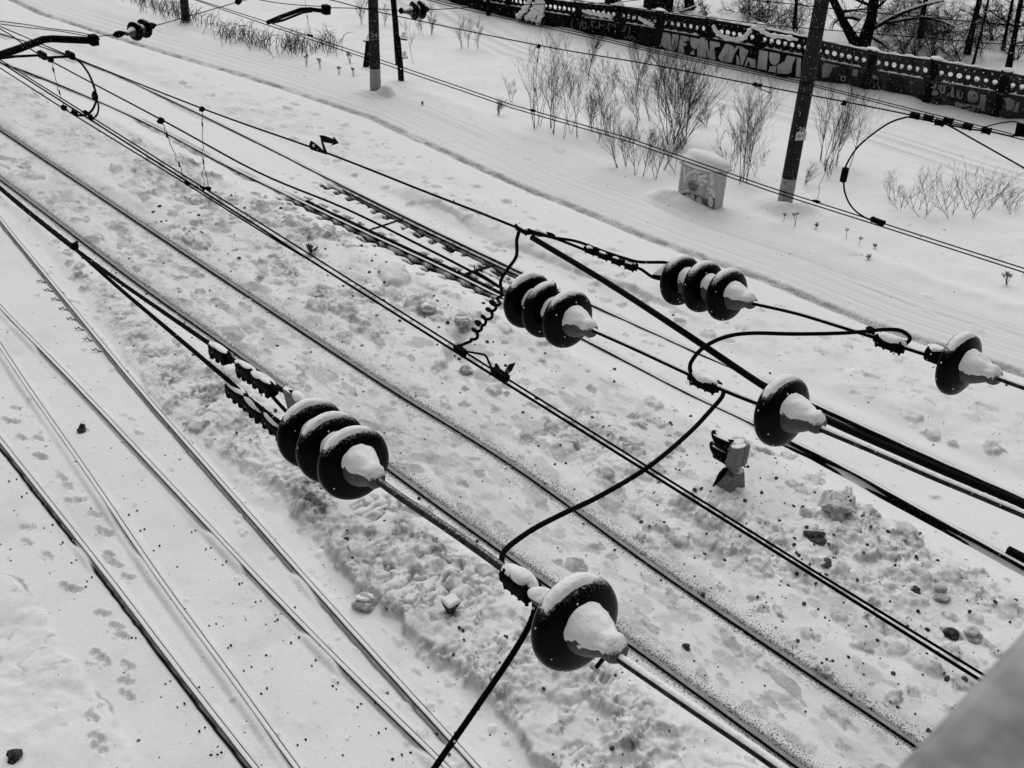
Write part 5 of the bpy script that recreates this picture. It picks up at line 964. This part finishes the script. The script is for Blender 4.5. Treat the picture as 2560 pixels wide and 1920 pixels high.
def grass(label, pts, hp, n, seed):
    rd = random.Random(seed); m = MB(); b0 = G(*pts[0], -.03)
    for q in range(n):
        k = rd.random()*(len(pts)-1); i = int(k); a = pts[i][0]+(pts[i+1][0]-pts[i][0])*(k-i)+rd.gauss(0, 9); c_ = pts[i][1]+(pts[i+1][1]-pts[i][1])*(k-i)+rd.gauss(0, 9); b = G(a, c_, -.02); L = hp/F*dep(b)*rd.uniform(.5, 1.1)
        d = Vector((rd.gauss(.0, .35), rd.gauss(-.1, .35), 1)).normalized(); P = [b, b+d*L*.5, b+d*L*.85+Vector((rd.gauss(0, .1), rd.gauss(0, .1), -.02)), b+d*L*.98+Vector((rd.gauss(0, .22), rd.gauss(0, .22), -.1))*L]
        m.tube(P, [.009, .008, .006, .004], 4, False)
    o = obj('dry_grass_clump', m, M['twig'], org=b0); tag(o, label, 'dry grass', 'clumps of dry grass')
grass('clump of dry reed grass at the top left beside the distant pole', [(330, 2), (400, 28), (440, 44), (470, 48)], 50, 150, 1)
grass('sparse dry grass right of the distant pole', [(480, 48), (505, 58), (540, 70)], 40, 35, 2)
grass('dense bent dry grass behind the far registration arm, left part', [(545, 82), (590, 95), (640, 108), (680, 116)], 46, 150, 3)
grass('dense bent dry grass below the forked dropper, right part', [(690, 122), (740, 128), (790, 126), (840, 118)], 54, 150, 4)
# trees beyond the fence
def tree(label, bpx, tpx, w, seed, kids=16, lev=2, up=-.05, spread=.8, cr=.45, name='bare_tree', lo=.15):
    rd = random.Random(seed); b = G(*bpx, -.1); D = dep(b); r = w/F*D/2; d = ray(*tpx); k = math.hypot(b.x, b.y)*1.0/math.hypot(d[0], d[1]); tp = Vector((d[0]*k, d[1]*k, H+d[2]*k)); ax = (tp-b); ax = ax*(max(1.4, 6.5/ax.length)); t = thing(name, label, 'tree', b, 'bare trees beyond the fence')
    P = [b+ax*(i/6)+Vector((rd.gauss(0, r*.35), rd.gauss(0, r*.35), 0))*(i > 0) for i in range(7)]; obj('trunk', MB().tube(P, [r*1.35]+[r*(1.05-.09*i) for i in range(1, 7)], 12), M['bark'], t)
    m = MB()
    for j in range(kids):
        q = rd.uniform(lo, 1); i = min(int(q*6), 5); o = P[i].lerp(P[i+1], q*6-i); a = rd.uniform(0, 6.28); branch(m, o, Vector((math.cos(a), math.sin(a), rd.uniform(-.1, .7))), cr*ax.length*rd.uniform(.35, .8), max(.02, r*.34), lev, rd, 5, up, .6, 9, .16)
    obj('crown', m, M['bark'], t); return t
tree('thick dark tree trunk behind the fence right of the leaning pole', (2158, 112), (2186, 0), 28, 1, 20)
tree('dark trunk leaning left, beside the thick one behind the fence', (2145, 110), (2078, 2), 22, 2, 10)
tree('tree with a dark trunk in the thicket behind the fence', (2301, 94), (2316, 0), 13, 3, 26, 2, .05, .9, .5)
tree('straight trunk ending in snow, left of the paired trunks at the top right', (2418, 135), (2449, 0), 15, 4, 14)
tree('very thin trunk close to the straight one', (2432, 163), (2469, 0), 6, 5, 10)
tree('slim distant trunk near the top right corner', (2508, 124), (2531, 0), 8, 6, 14)
tree('trunk rising just behind the fence at the top right corner', (2520, 178), (2553, 0), 14, 7, 16)
tree('tree trunk against the dark left end of the fence', (1222, 38), (1220, 0), 9, 8, 8)
tree('broad dark trunk at the top edge above the star', (1528, 22), (1534, 0), 34, 9, 8)
tree('dark trunk behind the fence at the top centre right', (1726, 22), (1722, -10), 20, 10, 16)
tree('tree behind the fence left of the leaning pole', (1985, 70), (1990, 0), 9, 11, 30, 2, -.1, .9, .6)
tb = G(2158, 112, -.1); tdir = Vector((tb.x, tb.y, 0)).normalized(); tA = tb+Vector((tdir.y, -tdir.x, 0)); TP = ((tb.x, tb.y), (tA.x, tA.y))
for lab, grp_, pts, rr0, sn in (('thick bare limb reaching right over the fence from the thick trunk', None, [(2160, 84), (2200, 62), (2240, 40), (2300, 18), (2360, 2)], .10, .6), ('long drooping limb right of the thick trunk, snow along its top', None, [(2176, 60), (2226, 56), (2290, 46), (2345, 52), (2390, 70)], .07, .7), ('snow-covered limb curling left of the thick trunk behind the leaning pole', None, [(2150, 50), (2128, 44), (2104, 46), (2086, 58), (2080, 74)], .08, 1.3), ('dark limb falling to the right of the thick trunk', None, [(2178, 92), (2200, 106), (2215, 118), (2226, 132)], .07, .4), ('arching limb at the top edge above the graffitied fence', None, [(1740, 16), (1700, 30), (1660, 36), (1620, 40), (1585, 36)], .05, .8), ('snowy limb crossing in front of the outlined letters', None, [(1660, 30), (1640, 40), (1610, 36), (1580, 40), (1545, 48)], .05, .9)):
    P = [vp(TP, *q) if q_ else None for q, q_ in zip(pts, [1]*len(pts))]; nn = (len(P)-1)*6+1
    rod('tree_limb', lab, P, [rr0*(1-.8*i/(nn-1)) for i in range(nn)], 'bark', 'branch', 'bare limbs over the fence', sn, 8)
def thicket(label, bases, hp, seed, n): shrub(label, bases, hp, .8, seed, int(n*1.7), .028, 'thicket', 'thicket', 17, 'thickets beyond the fence', sp=.85, curl=.2, up=-.05)
thicket('tangled dark thicket behind the fence between the thick and the straight trunks', [(2260, 120), (2330, 140), (2360, 130), (2300, 115), (2390, 140)], 170, 90, 16)
thicket('upper tangled thicket at the top edge near the straight trunk', [(2270, 80), (2330, 85), (2370, 80)], 130, 91, 12)
thicket('curly twigs behind the fence left of the leaning pole', [(1905, 60), (1950, 75), (1985, 85), (1930, 60)], 110, 92, 13)
thicket('thin thicket between the last trunks at the top right', [(2455, 120), (2480, 100), (2540, 150)], 130, 93, 12)
thicket('dark thicket between the trunks at the top edge, right of the leaning pole', [(2205, 90), (2235, 70), (2260, 60), (2120, 80)], 150, 96, 14)
thicket('fine tangled thicket behind the last trunk in the top right corner', [(2480, 60), (2530, 80), (2555, 60)], 120, 97, 10)
thicket('row of fine twigs just behind the snowy fence top, right of the leaning pole', [(2210, 135), (2250, 140), (2290, 145), (2340, 150), (2400, 160)], 75, 98, 12)
thicket('twigs behind the fence above the painted letters', [(1640, 20), (1700, 30), (1770, 40)], 70, 94, 8)
thicket('thin twigs at the top edge right of the outlined letters', [(1880, 40), (1850, 30), (1900, 30)], 90, 95, 9)
sA = gz(1606, 34, .2); sB = gz(1680, 40, .2); bk = Vector((sA.x, sA.y, 0)).normalized(); t = thing('dark_shed', 'dark shed behind the fence at the top, left of the sagging snowy branch', 'shed', (sA+sB)/2)
rs = (sB-sA).normalized(); Wd = (sB-sA).length; cc = (sA+sB)/2+bk*1.2; obj('wall', MB().box((cc.x, cc.y, 1.2), rs*Wd/2, bk*1.2, (0, 0, 1.4)), M['wood'], t); m = MB(); m.box((cc.x, cc.y, 2.68), rs*(Wd/2+.2), bk*1.4, (0, 0, .06)); obj('roof', m, M['sleeper'], t); obj('roof_snow', MB().box((cc.x, cc.y, 2.83), rs*(Wd/2+.18), bk*1.38, (0, 0, .085)), M['snow'], t, bevel=.05)

# ------------------------------------------------------------------ loose blocks, stones, ice
def chunk(name, label, px, r, seed, m='ice', cat='ice chunk', grp='ice chunks', fl=1.0, capd=True, sub=3, amp=.22):
    p = G(*px); o = obj(name, MB().blob(p+Vector((0, 0, r*.25*fl)), (r, 0, 0), (0, r*1.1, 0), (0, 0, r*.75*fl), seed, amp, sub, None, True), M[m], org=p); tag(o, label, cat, grp)
    if capd: obj('snow_cap', MB().blob(p+Vector((0, .0, r*(.25+.36)*fl)), (r*.8, 0, 0), (0, r*.85, 0), (0, 0, r*.36*fl), seed+3, .2, 3), M['snow'], o)
chunk('ice_chunk', 'round snow clod left of the rough bank near the bottom', (914, 1510), .15, 1, 'ice'); chunk('ice_chunk', 'big icy lump right of the ground signal', (2092, 1278), .18, 2, capd=False)
chunk('ice_chunk', 'pale boulder of ice above the parapet, at the right', (2350, 1488), .12, 3, capd=False); chunk('ice_chunk', 'oval ice lump beside the parapet', (2378, 1588), .10, 4, 'stone', capd=False, amp=.12)
chunk('ice_chunk', 'icy lump with a dark underside near the parapet', (2432, 1592), .12, 5, capd=False); chunk('ice_chunk', 'snowy lump below the coiled jumper', (1152, 806), .14, 6); chunk('ice_chunk', 'ice lump left of the coiled jumper', (1068, 780), .19, 7); chunk('ice_chunk', 'icy clod beside the lower left of the coiled jumper', (1165, 930), .12, 8, capd=False)
chunk('stone', 'small dark stone at the bottom left corner', (36, 1895), .09, 9, 'stone', 'stone', 'stones in the snow', 1.1, False, 2, .4); chunk('stone', 'dark stone near the paired contact wires at the right', (2290, 1478), .07, 10, 'stone', 'stone', 'stones in the snow', capd=False); chunk('stone', 'flat dark stone under the right part of the contact wires', (2070, 1410), .11, 11, 'stone', 'stone', 'stones in the snow', .5, False)
chunk('stone', 'dark stone by the right rail of the used track', (1716, 1618), .05, 12, 'stone', 'stone', 'stones in the snow', capd=False); chunk('stone', 'triangular dark stone in the snow by the rail ends', (2040, 1345), .15, 13, 'stone', 'stone', 'stones in the snow', .6, False)
p = G(1127, 1525); t = thing('broken_block', 'small dark snow-topped block standing on the rough bank', 'block', p)
m = MB(); a = .1; V0 = [(-.03, -.05, -.05), (.06, -.02, -.05), (.03, .06, -.05), (-.05, .03, -.05)]; V1 = [(-.12, -.10, .17), (.10, -.11, .17), (.13, .10, .17), (-.10, .12, .17)]; m.add([p+Vector(v) for v in V0+V1], [(3, 2, 1, 0), (4, 5, 6, 7), (0, 1, 5, 4), (1, 2, 6, 5), (2, 3, 7, 6), (3, 0, 4, 7)], False); obj('body', m, M['stone'], t, bevel=.012)
m = MB(); m.add([p+Vector(v)*1.0+Vector((0, 0, .002)) for v in V1]+[p+Vector((v[0]*.85, v[1]*.85, .215)) for v in V1], [(0, 1, 5, 4), (1, 2, 6, 5), (2, 3, 7, 6), (3, 0, 4, 7), (4, 5, 6, 7)], False); obj('snow_cap', m, M['snow'], t, bevel=.02)
p = G(205, 1075); m = MB(); m.blob(p+Vector((0, 0, .03)), (.07, 0, 0), (0, .08, 0), (0, 0, .06), 3, .25, 2, None, True)
for k in range(14): q = p+Vector((random.uniform(-.1, .1), random.uniform(-.1, .1), 0)); m.tube([q, q.lerp(p+Vector((0, 0, .13)), random.uniform(.6, 1))], .006, 4)
o = obj('twig_heap', m, M['stone'], org=p); tag(o, 'small dark pyramid of debris between the snow-covered rails', 'debris heap')
p = G(776, 632); m = MB(); 
for k in range(9): m.tube([p, p+Vector((random.gauss(0, .06), random.gauss(0, .06), random.uniform(.12, .26)))], .02, 5)
o = obj('weed_stump', m, M['stone'], org=p); tag(o, 'dark broken stump sticking out of the snow beside the contact wires', 'stump')
# loose grit and rubble, too many to count
m = MB(); bmi = bmesh.new(); bmesh.ops.create_icosphere(bmi, subdivisions=1, radius=1); iv = [v.co.copy() for v in bmi.verts]; iff = [tuple(v.index for v in f.verts) for f in bmi.faces]; bmi.free()
rd = random.Random(5)
def grit(n, fx, y0, y1, r0, r1):
    for _ in range(n):
        yv = rd.uniform(y0, y1); a, b = fx(yv); x = rd.uniform(a, b); r = r0+(r1-r0)*rd.random()**3; zc = ztop(x, yv)+r*.2
        sx, sy, sz = r*rd.uniform(.7, 1.3), r*rd.uniform(.7, 1.3), r*rd.uniform(.5, .9)
        m.add([(x+v.x*sx*rd.uniform(.75, 1.2), yv+v.y*sy*rd.uniform(.75, 1.2), zc+v.z*sz) for v in iv], iff, False)
grit(380, lambda v: (MBx(v)+.3, NA(v)-.4), 2, 24, .012, .05); grit(260, lambda v: (MA(v)-.8, MBx(v)+.5), 1.5, 24, .008, .028); grit(170, lambda v: (bankL(v), MA(v)), 2, 22, .01, .045); grit(150, lambda v: (LA(v)-1.3, LD(v)+.4), 5, 20, .007, .02); grit(220, lambda v: (10.4, 14.2), 2, 8, .01, .042); grit(90, lambda v: (NB(v)+.3, rut(v)-.5), 4, 26, .01, .035); grit(60, lambda v: (4, 7.5), 5, 8, .008, .025)
o = obj('rubble', m, M['stone'], org=(10, 10, 0)); tag(o, 'dark grit and bits of ballast strewn over the snow', 'rubble', None, 'stuff')
# falling snow
m = MB(); rd = random.Random(9); octv = [Vector(v) for v in ((1, 0, 0), (-1, 0, 0), (0, 1, 0), (0, -1, 0), (0, 0, 1), (0, 0, -1))]; octf = [(0, 2, 4), (2, 1, 4), (1, 3, 4), (3, 0, 4), (2, 0, 5), (1, 2, 5), (3, 1, 5), (0, 3, 5)]
for _ in range(5200):
    p = Vector((rd.uniform(.5, 15), rd.uniform(.6, 17), rd.uniform(1, 10.2)))
    if (p-Vector((0, 0, H))).length < 1.6: continue
    r = rd.uniform(.002, .0042); m.add([p+v*r for v in octv], octf)
for _ in range(5000):
    p = Vector((rd.uniform(14, 34), rd.uniform(8, 34), rd.uniform(.3, 8))); r = rd.uniform(.004, .009); m.add([p+v*r for v in octv], octf)
o = obj('falling_snow', m, M['snow'], org=(10, 10, 1)); tag(o, 'scattered small snowflakes drifting in the air', 'snowflakes', None, 'stuff')

# ------------------------------------------------------------------ parapet rail of the footbridge the view is taken from
e0 = at(2400, 1738, .46); xa = Vector((1, 0, 0)); t = thing('bridge_railing', 'out-of-focus grey steel railing across the bottom right corner', 'railing', (e0.x, e0.y-.06, e0.z-1.1))
m = MB(); m.box((e0.x+.3, e0.y-.075, e0.z-.02), (2.3, 0, 0), (0, .075, 0), (0, 0, .02)); obj('handrail', m, M['parapet'], t, bevel=.006)
for k in range(7): obj('baluster', MB().box((e0.x-1.8+k*.7, e0.y-.1, e0.z-.57), (.02, 0, 0), (0, .02, 0), (0, 0, .53)), M['parapet'], t)

# ------------------------------------------------------------------ camera, light
cam = bpy.data.cameras.new('camera'); co = bpy.data.objects.new('camera', cam); C.objects.link(co)
Rm = Matrix(((RW[0, 0], -RW[0, 1], -RW[0, 2]), (RW[1, 0], -RW[1, 1], -RW[1, 2]), (RW[2, 0], -RW[2, 1], -RW[2, 2]))).to_4x4(); Rm.translation = (0, 0, H); co.matrix_world = Rm
cam.sensor_width = 36; cam.lens = F/2560*36; cam.clip_start = .05; cam.clip_end = 20000
cam.dof.use_dof = True; cam.dof.focus_distance = 5.0; cam.dof.aperture_fstop = cam.lens/3.0
bpy.context.scene.camera = co
w = bpy.data.worlds.new('World'); bpy.context.scene.world = w; w.use_nodes = True; N = w.node_tree.nodes; L = w.node_tree.links
EL, AZ = math.radians(60), math.radians(38)     # sun beyond the fence, high
sky = N.new('ShaderNodeTexSky'); sky.sky_type = 'NISHITA'; sky.sun_disc = False; sky.sun_elevation = EL; sky.sun_rotation = AZ; sky.dust_density = 3
bw = N.new('ShaderNodeRGBToBW'); L.new(sky.outputs['Color'], bw.inputs['Color']); L.new(bw.outputs['Val'], N['Background'].inputs['Color']); N['Background'].inputs['Strength'].default_value = .06
sd = bpy.data.lights.new('sun', 'SUN'); sd.energy = 1.7; sd.angle = math.radians(75); so = bpy.data.objects.new('sun', sd); C.objects.link(so)
sv = Vector((math.sin(AZ)*math.cos(EL), math.cos(AZ)*math.cos(EL), math.sin(EL))); so.rotation_euler = sv.to_track_quat('Z', 'Y').to_euler()
sc = bpy.context.scene; sc.view_settings.view_transform = 'Standard'; sc.view_settings.look = 'None'; sc.view_settings.exposure = 0.08; sc.view_settings.gamma = 1
